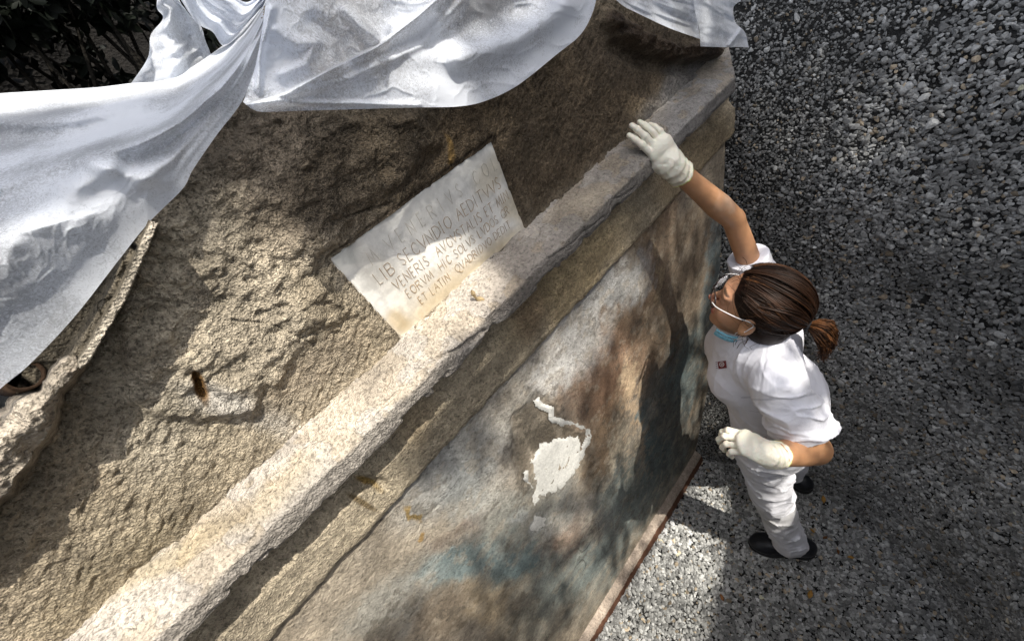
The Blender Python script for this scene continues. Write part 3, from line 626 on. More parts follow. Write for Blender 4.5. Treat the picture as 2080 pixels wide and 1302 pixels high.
# centre sheet with a long diagonal fold
bot = [(494, 208), (512, 222), (535, 228), (600, 226), (700, 223), (850, 219), (930, 217), (985, 206), (1050, 175), (1130, 112), (1180, 70), (1206, 20), (1214, -30), (1216, -90)]
mid = [(524, 110), (545, 110), (570, 105), (630, 95), (715, 85), (840, 70), (910, 60), (960, 45), (1020, 25), (1080, -5), (1120, -35), (1140, -60), (1150, -90), (1160, -120)]
top = [(548, -70), (560, -70), (590, -75), (640, -80), (720, -85), (830, -90), (900, -95), (950, -98), (990, -100), (1030, -105), (1060, -110), (1080, -115), (1100, -120), (1120, -140)]
top2 = [(a + 10, b - 190) for a, b in top]; top3 = [(a + 16, b - 300) for a, b in top]
def dc(U, V, px, py):
    y = .50 + .030*np.clip(V*2, 0, 1) + .30*sstep(-120, -420, py)
    y -= edge_fold(px, py, [(500, 212), (580, 188), (690, 130), (770, 92), (850, 30), (890, -5), (960, -60)], 40, .035)
    y -= ridge(px, py, [(520, 214), (700, 165), (860, 90), (960, -20)], 9, .006)
    y -= ridge(px, py, [(495, 212), (560, 208), (700, 210), (850, 214)], 6, .008)
    y -= ridge(px, py, [(700, 20), (740, 60), (775, 88)], 12, .018); y += ridge(px, py, [(640, 40), (690, 80), (700, 120)], 16, .014)
    y -= ridge(px, py, [(560, 60), (600, 90), (640, 90), (620, 130), (570, 150)], 12, .012); y -= ridge(px, py, [(524, 180), (528, 110), (550, 20)], 7, .012)
    y += ridge(px, py, [(780, 88), (900, 70), (1040, 20)], 30, .014); y -= ridge(px, py, [(930, 120), (1050, 80), (1150, 10)], 26, .016)
    y += wr(px, py, U, V, 321, .013)
    return y
o = sheet('fleece_sheet', [bot, mid, top, top2, top3], dc, 320, 260, fleece_mat('centre_fleece', .62, (.74, .77, .83)))
tag(o, 'wide white fleece sheet with a long diagonal fold hanging above the plaque', 'cloth sheet', 'white fleece sheets over the tomb')
# crumpled end behind the big sheet
sh = thing('fleece_sheet', 'small crumpled fleece sheet with a dark gap, behind the large left sheet', 'cloth sheet', (-.0, .95, 2.5), 'white fleece sheets over the tomb')
b_ = [(262, 176), (330, 172), (420, 120), (426, 104)]; c_ = [(300, 118), (340, 110), (395, 90), (417, 82)]; d_ = [(306, 72), (340, 60), (390, 48), (408, 54)]; e_ = [(331, 38), (345, 25), (370, 15), (384, 30)]; f_ = [(318, 12), (330, 0), (345, -10), (362, -6)]; g_ = [(330, -50), (340, -55), (350, -60), (360, -60)]
sheet('sheet_corner', [b_, c_, d_, e_, f_, g_], lambda U, V, px, py: .93 + .03*np.sin(U*9 + V*3) + wr(px, py, U, V, 341, .02), 70, 110, m_fl, sh)
b_ = [(352, -25), (385, 28), (406, 52), (432, 66), (453, 94), (475, 82), (500, 52), (552, -8)]; c_ = [(380, -30), (410, 5), (432, 25), (455, 40), (480, 50), (500, 40), (520, 15), (556, -30)]; d_ = [(400, -50), (430, -25), (450, -15), (475, -5), (500, 5), (520, -5), (535, -25), (560, -60)]
sheet('sheet_loop', [b_, c_, d_], lambda U, V, px, py: .88 - .04*V + .02*np.sin(V*12 + U*4) + wr(px, py, U, V, 351, .02), 110, 80, m_fl2, sh)
# right-hand sheet
sh = thing('fleece_sheet', 'short white fleece sheet with a pointed torn corner above the right end of the cornice', 'cloth sheet', (1.05, .56, 2.15), 'white fleece sheets over the tomb')
b_ = [(1232, -20), (1262, 10), (1300, 30), (1360, 58), (1422, 80)]; c_ = [(1250, -45), (1280, -20), (1320, 0), (1370, 15), (1415, 25)]; d_ = [(1270, -80), (1300, -70), (1335, -60), (1375, -55), (1412, -50)]
sheet('sheet_panel', [b_, c_, d_], lambda U, V, px, py: .545 + .03*V + wr(px, py, U, V, 361, .012), 120, 90, m_fl, sh)
b_ = [(1423, 95), (1450, 96), (1480, 97), (1500, 96), (1521, 97)]; c_ = [(1420, 60), (1445, 60), (1470, 62), (1490, 64), (1513, 66)]; c2 = [(1412, 25), (1437, 25), (1462, 30), (1480, 40), (1494, 46)]; d_ = [(1408, -5), (1430, -5), (1455, 5), (1470, 12), (1490, 16)]; e_ = [(1404, -50), (1425, -50), (1450, -40), (1470, -20), (1506, 2)]
def dr(U, V, px, py): return .53 + .03*V - edge_fold(px, py, [(1484, 100), (1500, 60), (1506, 55)], 10, .008) - ridge(px, py, [(1482, 92), (1500, 70), (1508, 58)], 5, .010) + wr(px, py, U, V, 371, .008)
sheet('sheet_corner', [b_, c_, c2, d_, e_], dr, 80, 90, m_fl, sh)

# ---- body of the tomb behind the front, under the sheets
x = np.linspace(-.9, 1.3, 120); s = np.linspace(0, 1, 60); XS, S_ = np.meshgrid(x, s, indexing='ij')
yy = np.interp(S_, [0, .05, .4, .7, 1], [YW + .03, YW + .05, .74, .82, .86]); tz = 2.50 - .5*np.abs(XS - .374) - .25*sstep(.1, -.15, XS) - .4*sstep(-.1, -.5, XS)
zt = np.interp(S_, [0, .05, .4, .7, 1], [-.2, -.14, -.16, -.35, -2.3]) + tz
P = np.stack([XS, yy, zt], -1); P[..., 2] += .02*fbm(P, 8, 3, 401)
grid('vault', P, m_soil, tomb)

# ---- overgrown earth face far behind the tomb (upper left), almost unlit
bx = np.linspace(-6, 1.4, 130); s = np.linspace(0, 1, 90); XS, S_ = np.meshgrid(bx, s, indexing='ij')
P = np.stack([XS, 1.75 + 1.1*S_**1.5 + .25*XS*0, 4.2*S_ - .02], -1); n_ = fbm(P, 1.6, 5, 411); P[..., 1] += .35*n_
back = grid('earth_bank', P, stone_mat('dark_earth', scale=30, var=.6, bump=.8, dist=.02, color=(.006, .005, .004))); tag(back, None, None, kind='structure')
def leaf_cards(name, pos, size, mat, parent=None, seed=1, nrm=None, elong=1.9):
    g = np.random.default_rng(seed); n = len(pos)
    a = g.normal(size=(n, 3)); a /= np.linalg.norm(a, axis=1)[:, None]; b = np.cross(a, g.normal(size=(n, 3)) if nrm is None else nrm + .5*g.normal(size=(n, 3))); b /= np.linalg.norm(b, axis=1)[:, None]
    c = np.cross(a, b); s = (size*g.uniform(.6, 1.3, n))[:, None]
    pts = [pos - a*s, pos - a*s*.3 + b*s/elong*.9 + c*s*.12, pos + a*s*.35 + b*s/elong*.8 + c*s*.1, pos + a*s, pos + a*s*.35 - b*s/elong*.8 + c*s*.1, pos - a*s*.3 - b*s/elong*.9 + c*s*.12]
    V = np.stack(pts, 1).reshape(-1, 3); k = np.arange(n)[:, None]*6
    Fc = np.concatenate([k + np.array([[0, 1, 2, 3]]), k + np.array([[0, 3, 4, 5]])])
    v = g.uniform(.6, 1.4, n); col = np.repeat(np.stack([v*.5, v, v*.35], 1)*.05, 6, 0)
    return mesh_np(name, V, Fc, mat, parent, True, col)
def leaf_mat(name, k=1.0):
    m, nt, b = mat_new(name); at = mnode(nt, 'ShaderNodeVertexColor'); at.layer_name = 'Col'
    v = mnode(nt, 'ShaderNodeVectorMath', operation='SCALE'); v.inputs['Scale'].default_value = k; nt.links.new(at.outputs[0], v.inputs[0])
    nt.links.new(v.outputs[0], b.inputs['Base Color']); b.inputs['Roughness'].default_value = .6; b.inputs['Specular IOR Level'].default_value = .2; return m
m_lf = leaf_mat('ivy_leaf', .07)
g = np.random.default_rng(31)
def tubeline(bmV, bmF, pts, rad, n=7):
    p = np.array(pts, float); t = np.gradient(p, axis=0); t /= np.linalg.norm(t, axis=1)[:, None]; b0 = len(bmV)
    ref = np.array([.3, .2, .93])
    for i in range(len(p)):
        a = np.cross(t[i], ref); a /= np.linalg.norm(a) + 1e-9; b = np.cross(t[i], a); r = rad[i] if hasattr(rad, '__len__') else rad
        for k in range(n):
            q = 2*math.pi*k/n; bmV.append(p[i] + r*(a*math.cos(q) + b*math.sin(q)))
        if i:
            for k in range(n):
                k2 = (k+1) % n; bmF.append((b0+(i-1)*n+k, b0+(i-1)*n+k2, b0+i*n+k2, b0+i*n+k))
m_bark = stone_mat('bark', scale=50, var=.4, bump=.7, dist=.006, color=(.06, .045, .03)); m_stem = stone_mat('dark_stem', scale=50, var=.4, bump=.7, dist=.006, color=(.012, .010, .007))
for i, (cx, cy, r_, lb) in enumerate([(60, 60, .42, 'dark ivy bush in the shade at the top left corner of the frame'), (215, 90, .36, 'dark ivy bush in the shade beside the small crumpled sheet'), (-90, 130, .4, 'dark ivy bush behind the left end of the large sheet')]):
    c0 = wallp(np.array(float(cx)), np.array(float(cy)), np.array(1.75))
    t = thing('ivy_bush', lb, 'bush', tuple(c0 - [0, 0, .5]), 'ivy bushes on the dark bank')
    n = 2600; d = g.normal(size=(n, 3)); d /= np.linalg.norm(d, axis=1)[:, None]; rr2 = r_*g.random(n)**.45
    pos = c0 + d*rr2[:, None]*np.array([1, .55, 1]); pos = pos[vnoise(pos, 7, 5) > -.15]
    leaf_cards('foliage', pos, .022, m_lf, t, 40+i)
    Vv, Ff = [], []
    for k in range(7):
        e = c0 + np.array([g.normal()*.2, g.normal()*.1, g.uniform(.0, .3)]); s0 = c0 - [0, -.1, .55]
        tubeline(Vv, Ff, [s0, (s0+e)/2 + g.normal(size=3)*.05, e], [.012, .007, .002], 5)
    mesh_np('stem', np.array(Vv), Ff, m_stem, t)

# ================================================================== ADDED SHADE TREE (unseen, overhead): leaves left out to place the sun patches
LIT = [[(545, 335), (705, 440), (668, 520), (760, 620), (830, 690), (1000, 560), (1080, 560), (1020, 660), (960, 760), (840, 850), (760, 930), (850, 1010), (700, 1200), (540, 1320), (-100, 1500), (-300, 1200), (-100, 700), (160, 430), (430, 330)],
       [(663, 525), (880, 372), (1000, 470), (1010, 540), (900, 620), (820, 690)],
       [(1190, 560), (1250, 530), (1290, 580), (1240, 640), (1180, 630)], [(960, 970), (1030, 960), (1040, 1040), (960, 1050)],
       [(1270, 700), (1305, 700), (1300, 860), (1280, 900)], [(1120, 640), (1180, 620), (1160, 700), (1090, 740)], [(1070, 900), (1180, 880), (1180, 980), (1080, 1010)],
       [(1150, 1060), (1200, 1050), (1190, 1160), (1150, 1160)], [(850, 1020), (1000, 960), (1060, 1040), (960, 1100), (900, 1180), (800, 1240), (700, 1320), (520, 1320), (700, 1150)], [(1000, 850), (1080, 760), (1180, 640), (1260, 560), (1290, 600), (1180, 760), (1060, 850)], [(880, 1200), (960, 1160), (960, 1230), (880, 1280)],
       [(1180, 1180), (1230, 1150), (1220, 1260), (1170, 1290)],
       [(1720, 200), (1900, 160), (2000, 300), (1960, 480), (1850, 520), (1740, 420)], [(1800, 560), (1960, 560), (2000, 760), (1850, 760)], [(1940, 1110), (2100, 1060), (2100, 1310), (1990, 1310)],
       [(-250, 470), (-250, 900), (0, 860), (320, 520), (400, 370), (330, 340), (250, 400), (120, 430)]]
LITW = []          # open gap through which the sun reaches the worker (x and z on the wall behind)
tree = thing('added_shade_tree', 'unseen tree added overhead, its crown gapped to shape sun and shade on the trench', 'tree', (2.6, -2.4, 2.6))
g = np.random.default_rng(77); n = 34000
kind = g.random(n); T = np.zeros((n, 3))
k = kind < .55; T[k] = np.stack([g.uniform(-1.0, 1.9, k.sum()), np.full(k.sum(), .6), g.uniform(-.1, 2.8, k.sum())], 1)
k = kind >= .55; T[k] = np.stack([g.uniform(-.6, 2.6, k.sum()), g.uniform(-1.2, .6, k.sum()), g.uniform(0, .1, k.sum())], 1)
k = kind >= .75; T[k] = bank_P(np.radians(g.uniform(-80, 40, k.sum())), g.uniform(0, 2.2, k.sum()))
px, py = proj(T); lit = np.zeros(n, bool)
T2 = T + SUN*(.09/abs(SUN[1])); wallk = np.abs(T[:, 1] - .6) < .001; up = wallk & (T2[:, 2] > 1.92) & (T2[:, 2] < 2.01)
T3 = T + SUN*(.18/abs(SUN[1])); up3 = wallk & (T3[:, 2] > 2.33) & (T3[:, 0] < .1)
T4 = T + SUN*(.075/abs(SUN[1])); up4 = wallk & (T4[:, 2] > 2.12)
SHEETS = [[(500, -140), (1225, -140), (1215, 0), (1130, 115), (950, 225), (530, 235), (490, 205)], [(1230, -80), (1530, -80), (1530, 100), (1420, 95), (1290, 35)]]
px, py = proj(T4); 
for pl in SHEETS: lit |= up4 & (inpoly(px, py, pl) > -10) & (vnoise(T4, 9, 12) > -.55)
for TT, ok in ((T, T[:, 0] < 99), (T2, up), (T3, up3)):
    px, py = proj(TT)
    for pl in LIT: lit |= ok & (inpoly(px, py, pl) > -14 + g.normal(size=n)*6)
for x0, x1, z0, z1 in LITW: lit |= wallk & (T[:, 0] > x0) & (T[:, 0] < x1) & (T[:, 2] > z0) & (T[:, 2] < z1) & (vnoise(T, 6, 3) > -.35)
px, py = proj(T); r_ = g.random(n); thin = np.ones(n)
thin[wallk & (T[:, 2] < 1.75)] = .10                                             # leaves thinned over the painted wall to let soft sun in
dap = wallk & (T[:, 0] > .45) & (T[:, 0] < 1.3) & (T[:, 2] < 1.3); thin[dap] = .045      # and thinner still above the worker
bk = (~wallk) & (T[:, 2] > .02); thin[bk] = .10; thin[bk & (T[:, 0] > .9) & (T[:, 1] > .25)] = .05
thin[(~wallk) & (T[:, 2] <= .1)] = .12
thin[(~wallk) & (inpoly(px, py, [(1180, 1330), (1260, 1140), (1390, 930), (1500, 1000), (1560, 1200), (1540, 1330)]) > -10)] = .035
DARK = [[(1690, 830), (2200, 780), (2200, 1090), (1960, 1090), (1930, 1330), (1600, 1330)], [(1650, -80), (2200, -80), (2200, 330), (1980, 260), (1850, 90)]]
for pl in DARK: thin[(~wallk) & (inpoly(px, py, pl) > 0)] = 1
soft = (thin < .2); lit |= r_ > np.where(soft, thin*7.5, thin)
lsz = np.where(soft, .021, .06)[~lit]; T = T[~lit]; d = g.uniform(4.6, 6.2, len(T)); LP = T + SUN*d[:, None] 
# leaves shifted along the sun direction only, so that the placed sun gaps stay open
LP = LP + SUN*(vnoise(LP, 3, 8)*.35)[:, None]
leaf_cards('crown', LP, lsz, leaf_mat('tree_leaf', 1.6), tree, 78, np.tile(SUN, (len(LP), 1)), 1.5)
Vv, Ff = [], []
tubeline(Vv, Ff, [(2.6, -2.4, 2.5), (2.55, -2.3, 3.6), (2.3, -2.1, 4.6), (1.9, -1.9, 5.4)], [.16, .13, .1, .06], 12)
for e in [(1.6, -1.9, 5.6), (.9, -2.4, 6.0), (1.9, -2.6, 6.3), (.3, -2.0, 5.6), (2.5, -3.0, 5.8)]:
    tubeline(Vv, Ff, [(2.45, -2.2, 4.2), ((2.4+e[0])/2, (-2.2+e[1])/2, (4.4+e[2])/2 + .25), e], [.07, .035, .008], 8)
mesh_np('trunk', np.array(Vv), Ff, m_bark, tree)

# ================================================================== fallen leaves and a loose stone on the gravel
def dry_leaf(px_, py_, sz, rot, c, lb):
    p = floorp(np.array(float(px_)), np.array(float(py_)), np.array(.022)); bm = bmesh.new(); vs = []
    prof = [(-1, 0), (-.75, .16), (-.4, .42), (0, .5), (.45, .36), (.8, .14), (1, .0)]; rows = []
    for u, wv in prof:
        rows.append([bm.verts.new((u*sz, s_*wv*sz, .12*sz*(abs(s_)**2)*2 + .10*sz*math.sin(u*3))) for s_ in (-1, -.5, 0, .5, 1)])
    for a, b in zip(rows[:-1], rows[1:]):
        for i in range(4): bm.faces.new((a[i], b[i], b[i+1], a[i+1]))
    me = bpy.data.meshes.new('dry_leaf'); bm.to_mesh(me); bm.free(); me.materials.append(c)
    for f in me.polygons: f.use_smooth = True
    o = bpy.data.objects.new('dry_leaf', me); C.objects.link(o); o.location = p; o.rotation_euler = (.2, -.15, rot)
    tag(o, lb, 'leaf', 'fallen leaves on the gravel')
m_l1 = stone_mat('ochre_leaf', scale=150, var=.3, bump=.2, dist=.001, color=(.34, .19, .05)); m_l2 = stone_mat('brown_leaf', scale=150, var=.3, bump=.2, dist=.001, color=(.15, .065, .025))
for q in [(1672, 1014, .020, .4, m_l1, 'ochre fallen leaf on the gravel right of the trouser legs'), (1650, 1078, .013, 1.4, m_l1, 'tiny ochre fallen leaf just above the toe of the front shoe'), (1728, 1132, .015, 2.2, m_l1, 'yellowish fallen leaf on the dark gravel right of the front shoe'),
          (1466, 1213, .016, .9, m_l2, 'brown fallen leaf on the gravel nearest the lower part of the kerb'), (1645, 1206, .020, .1, m_l1, 'long tan fallen leaf on the gravel below the front shoe'), (1702, 1120, .011, .5, m_l2, 'small brown fallen leaf between the shoe and the yellowish leaf'),
          (1676, 1092, .014, 2.7, m_l2, 'brown fallen leaf close to the heel of the front shoe')]:
    dry_leaf(*q)

# crumb of old mortar on top of the cornice
Vv, Ff = [], []
ln = crom([(958, 590), (968, 606), (990, 609), (1014, 599), (1036, 584), (1052, 577)], 26); pp_ = wallp(ln[:, 0], ln[:, 1], np.full(26, .562))
tubeline(Vv, Ff, pp_, .0045 + .0016*np.sin(np.arange(26)*1.3) - .003*np.abs(np.linspace(-1, 1, 26))**4, 10)
Vv = np.array(Vv); Vv[:, 1] -= .002*fbm(Vv, 90, 2, 5); mesh_np('mortar_chip', Vv, Ff, stone_mat('yellow_mortar', scale=150, var=.3, bump=.6, dist=.003, color=(.36, .27, .15)), tomb)

# ---- bushes added to lean over the rim of the bank on the right, out of the picture: they keep the sky off it
for i, (c0, r_, lb) in enumerate([((3.3, -.2, 3.4), 1.5, 'unseen broad bush added over the far rim of the gravel bank to cut sky light'), ((1.9, -2.75, 3.0), 1.25, 'unseen bush added on the near rim of the gravel bank to cut sky light')]):
    c0 = vec_(*c0) if False else np.array(c0); t = thing('added_rim_bush', lb, 'bush', tuple(c0 - [-.3, 0, .5]), 'added unseen bushes on the rim of the bank')
    g = np.random.default_rng(500+i); d = g.normal(size=(15000, 3)); d /= np.linalg.norm(d, axis=1)[:, None]; pos = c0 + d*(r_*g.random(15000)**.4)[:, None]*np.array([1, 1, .36])
    px, py = proj(pos); pos = pos[~((px > -50) & (px < W0+50) & (py > -50) & (py < H0+50))]
    leaf_cards('foliage', pos, .06, leaf_mat('bush_leaf', 1.0), t, 510+i)
    Vv, Ff = [], []
    for k in range(6): e = c0 + np.array([g.normal()*.3, g.normal()*.3, .1]); tubeline(Vv, Ff, [c0 + [.5, -.1, -.5], (c0+e)/2 + [.2, 0, -.15], e], [.03, .018, .005], 6)
    mesh_np('stem', np.array(Vv), Ff, m_bark, t)

# ================================================================== THE WORKER
def sd_cone(P, a, b, ra, rb):
    a = np.array(a, float); b = np.array(b, float); ab = b-a; L2 = ab.dot(ab) + 1e-12
    t = np.clip(((P-a) @ ab)/L2, 0, 1); return np.linalg.norm(P - a - t[..., None]*ab, axis=-1) - (ra + (rb-ra)*t)
def sd_ell(P, c, r, M3=None):
    q = P - np.array(c, float)
    if M3 is not None: q = q @ np.asarray(M3)        # columns = local axes in world
    r = np.array(r, float); k0 = np.linalg.norm(q/r, axis=-1); k1 = np.linalg.norm(q/(r*r), axis=-1) + 1e-9
    return k0*(k0-1)/k1
def sd_econe(P, a, b, ra, rb, side, sq):
    """tapered limb with an oval section: squeezed by sq across the direction 'side x axis'"""
    a = np.array(a, float); b = np.array(b, float); ax = b-a; L = np.linalg.norm(ax); ax /= L
    s = np.array(side, float); s = s - ax*s.dot(ax); s /= np.linalg.norm(s); f = np.cross(ax, s)
    q = P - a; z = q @ ax; x = q @ s; y = (q @ f)/sq; t = np.clip(z/L, 0, 1)
    return (np.sqrt(x*x + y*y + (z - t*L)**2) - (ra + (rb-ra)*t))*min(1, sq*1.15)
def smin(a, b, k):
    h = np.clip(.5 + .5*(b-a)/k, 0, 1); return b*(1-h) + a*h - k*h*(1-h)
def smin_all(l, k):
    r = l[0]
    for q in l[1:]: r = smin(r, q, k)
    return r
def snet(f, lo, hi, h, pad=.012):
    lo = np.array(lo, float) - pad; hi = np.array(hi, float) + pad; n = np.ceil((hi-lo)/h).astype(int) + 1
    B = 14; S = np.full(n, 1.0, np.float32)
    nb = np.ceil(n/B).astype(int); I = np.stack(np.meshgrid(*[np.arange(k) for k in nb], indexing='ij'), -1).reshape(-1, 3)
    cen = lo + (I*B + B/2)*h; d = f(cen); act = np.abs(d) < B*h*1.05 + .012
    S_s = np.sign(d)
    for b_, sg, a_ in zip(I, S_s, act):
        s0 = b_*B; e0 = np.minimum(s0 + B, n)
        if not a_:
            if sg < 0: S[s0[0]:e0[0], s0[1]:e0[1], s0[2]:e0[2]] = -1
            continue
        g_ = np.stack(np.meshgrid(*[np.arange(s, e) for s, e in zip(s0, e0)], indexing='ij'), -1)
        S[s0[0]:e0[0], s0[1]:e0[1], s0[2]:e0[2]] = f(lo + g_*h)
    ins = S < 0; cnt = np.zeros(n-1, np.int8)
    for a in (0, 1):
        for b in (0, 1):
            for c in (0, 1): cnt += ins[a:n[0]-1+a, b:n[1]-1+b, c:n[2]-1+c]
    cells = np.stack(np.nonzero((cnt > 0) & (cnt < 8)), -1); idx = np.full(n-1, -1); idx[tuple(cells.T)] = np.arange(len(cells))
    acc = np.zeros((len(cells), 3)); num = np.zeros(len(cells)); cor = [np.array(c) for c in np.ndindex(2, 2, 2)]
    for c in cor:
        for ax in range(3):
            if c[ax]: continue
            e = c.copy(); e[ax] = 1; v0 = S[tuple((cells+c).T)]; v1 = S[tuple((cells+e).T)]; m = (v0 < 0) != (v1 < 0)
            t = np.where(m, v0/(v0-v1+1e-12), 0); p = np.tile(c.astype(float), (len(cells), 1)); p[:, ax] += t; acc += p*m[:, None]; num += m
    V = lo + (cells + acc/num[:, None])*h; quads = []
    for ax in range(3):
        o1, o2 = [(1, 2), (2, 0), (0, 1)][ax]; sl0 = [slice(None)]*3; sl1 = [slice(None)]*3; sl0[ax] = slice(0, -1); sl1[ax] = slice(1, None)
        A_ = ins[tuple(sl0)]; B_ = ins[tuple(sl1)]; E = np.stack(np.nonzero(A_ != B_), -1)
        E = E[(E[:, o1] > 0) & (E[:, o2] > 0) & (E[:, o1] < n[o1]-1) & (E[:, o2] < n[o2]-1)]
        d1 = np.zeros(3, int); d1[o1] = 1; d2 = np.zeros(3, int); d2[o2] = 1
        q = np.stack([idx[tuple((E-d1-d2).T)], idx[tuple((E-d2).T)], idx[tuple(E.T)], idx[tuple((E-d1).T)]], -1)
        fl = A_[tuple(E.T)]; q[~fl] = q[~fl][:, ::-1]; quads.append(q)
    q = np.concatenate(quads); q = q[(q >= 0).all(1)]
    return V, q
def relax(V, Q, it=2, k=.5):
    for _ in range(it):
        acc = np.zeros_like(V); num = np.zeros(len(V))
        for a, b in ((0, 1), (1, 2), (2, 3), (3, 0)):
            np.add.at(acc, Q[:, a], V[Q[:, b]]); np.add.at(num, Q[:, a], 1); np.add.at(acc, Q[:, b], V[Q[:, a]]); np.add.at(num, Q[:, b], 1)
        V = V*(1-k) + k*acc/np.maximum(num, 1)[:, None]
    return V
def vec(*a): return np.array(a, float)
def unit(a): a = np.array(a, float); return a/np.linalg.norm(a)

person = thing('person', 'person in white work clothes with brown ponytail, reaching a gloved hand to the cornice', 'person', (.98, .12, 0))
# joints
Lsh, Rsh = vec(.805, .150, 1.365), vec(1.105, .335, 1.425)
Lel, Lwr = vec(.815, .045, 1.09), vec(.668, .112, 1.235)
Rel, Rwr = vec(1.037, .418, 1.700), vec(.888, .474, 1.905)
Pel = vec(.955, .155, .93); Che = vec(.955, .235, 1.24); Nek = vec(.950, .235, 1.42)
Lhip, Rhip = vec(.875, .125, .90), vec(1.035, .195, .90)
Lkn, Lan = vec(.868, .165, .49), vec(.900, .075, .085)
Rkn, Ran = vec(1.120, .215, .50), vec(1.205, .120, .085)
def shf(p, dx, dy=0):                      # move a joint sideways or downwards as seen, keeping its distance
    z = ((p - CAM) @ R3)[2]; return p + R3 @ vec(dx*z/F, dy*z/F, 0)
Lsh, Rsh = shf(Lsh, -34, 0), shf(Rsh, -22, -4); Lel, Lwr = shf(Lel, -32, 0), shf(Lwr, -16, 2); Rel, Rwr = shf(Rel, 0, 4), shf(Rwr, -20, -16)
Pel, Che, Nek = shf(Pel, -34, 0), shf(Che, -44, 0), shf(Nek, -36, 0); Lhip, Rhip = shf(Lhip, -34, 0), shf(Rhip, -34, 0); Lkn, Rkn = shf(Lkn, -22, 0), shf(Rkn, -36, 0); Lan, Ran = shf(Lan, -14, -2), shf(Ran, -40, -6)
fl3 = lambda a, b, z: floorp(np.array(float(a)), np.array(float(b)), np.array(z))
Lhip, Rhip = fl3(1545, 890, .90), fl3(1600, 822, .90); Lkn, Rkn = fl3(1566, 1006, .50), fl3(1603, 900, .50); Lan, Ran = fl3(1603, 1101, .085), fl3(1606, 952, .085)
shd = lambda p, k: CAM + (p - CAM)*k
Lel, Lwr = shd(shf(Lel, 8, -8), .93), shd(shf(Lwr, -14, -4), .93); Lsh = shd(shf(Lsh, -6, -4), .98)

lat = unit(Rsh - Lsh); lat[2] = 0; lat = unit(lat); fwd = unit(np.cross(vec(0, 0, 1), lat))
plat = unit(Rhip - Lhip)
# head frame: fwd along hF, up hU, her right hR
yaw, pit, rol = math.radians(8), math.radians(17), math.radians(2)
hF = vec(-math.sin(yaw)*math.cos(pit), math.cos(yaw)*math.cos(pit), math.sin(pit)); hR = unit(np.cross(hF, vec(math.sin(rol), 0, 1))); hU = np.cross(hR, hF)
HM = np.stack([hR, hF, hU], 1); Hc = shf(vec(.903, .255, 1.535), -36, 0)
def hl(P): return (P - Hc) @ HM
def hw(p): return Hc + np.asarray(p) @ HM.T
def head_sdf(P):
    q = hl(P); q = q.copy(); s = np.abs(q[..., 0]); qs = q.copy(); qs[..., 0] = s
    d = sd_ell(q, (0, -.012, .030), (.074, .093, .082))
    d = smin(d, sd_ell(q, (0, .030, -.030), (.058, .056, .078)), .03)
    d = smin(d, sd_ell(q, (0, .052, -.078), (.034, .034, .030)), .025)            # jaw and chin
    d = smin(d, sd_ell(q, (0, .074, -.094), (.017, .015, .014)), .014)
    d = smin(d, sd_ell(qs, (.040, .052, -.030), (.024, .026, .024)), .022)         # cheeks
    d = smin(d, sd_ell(q, (0, .074, .032), (.050, .014, .012)), .018)              # brow
    d = smin(d, sd_cone(q, (0, .082, .016), (0, .106, -.024), .006, .0095), .008)  # nose
    d = smin(d, sd_ell(qs, (.010, .094, -.028), (.008, .010, .007)), .005)
    d = -smin(-d, sd_ell(qs, (.031, .092, .010), (.016, .016, .011)), .010)        # sockets
    d = smin(d, sd_ell(qs, (.031, .071, .009), (.0125, .0125, .0125)), .003)        # lids over the eyes
    d = smin(d, sd_ell(q, (0, .087, -.053), (.022, .010, .0055)), .004); d = smin(d, sd_ell(q, (0, .085, -.064), (.019, .010, .006)), .004)
    e = smin(sd_ell(qs, (.077, -.002, -.008), (.0075, .019, .030)), sd_ell(qs, (.080, .004, -.028), (.006, .010, .011)), .006)
    e = -smin(-e, sd_ell(qs, (.086, .001, -.004), (.006, .010, .017)), .004)
    return smin(d, e, .006)
def neck_sdf(P): return sd_cone(P, hw((0, -.022, -.05)), Nek - vec(0, 0, .03), .052, .056)
def arm_sdf(P, sh, el, wr, k=1.0, kk=.006):
    ta, tb = el*.72 + wr*.28, el*.3 + wr*.7; ua = sh*.55 + el*.45
    up = np.minimum(sd_cone(P, sh, ua, .0345*k, .0325*k), sd_cone(P, ua, el, .0325*k, .0295*k))
    fo = np.minimum(np.minimum(sd_cone(P, el, ta, .0300*k, .0335*k), sd_cone(P, ta, tb, .0335*k, .0265*k)), sd_cone(P, tb, wr, .0265*k, .0235*k))
    return smin(up, fo, kk)
def torso_sdf(P, g=0.0):
    d = sd_econe(P, Pel - vec(0, 0, .02), Pel + vec(0, .01, .12), .155+g, .130+g, plat, .68)
    d = smin(d, sd_econe(P, Pel + vec(0, .02, .14), Che, .132+g, .145+g, lat, .72), .06)
    d = smin(d, sd_econe(P, Che, Che + vec(0, .01, .10), .145+g, .145+g, lat, .70), .05)
    for s in (-1, 1): d = smin(d, sd_ell(P, Che + lat*s*.065 + fwd*.070 + vec(0, 0, .015), vec(.058, .058, .062)+g), .04)   # bust
    d = smin(d, sd_cone(P, Lsh + vec(.02, 0, 0), Nek - vec(0, 0, .045), .052+g, .055+g), .05)
    return smin(d, sd_cone(P, Rsh, Nek - vec(0, 0, .045), .052+g, .055+g), .05)
def leg_sdf(P, hip, kn, an, g=0.0):
    d = sd_cone(P, hip, kn, .074+g, .050+g); calf = kn*.7 + an*.3
    d = smin(d, sd_cone(P, kn, calf + vec(0, -.01, 0), .054+g, .052+g), .03); return smin(d, sd_cone(P, calf, an, .050+g, .036+g), .03)
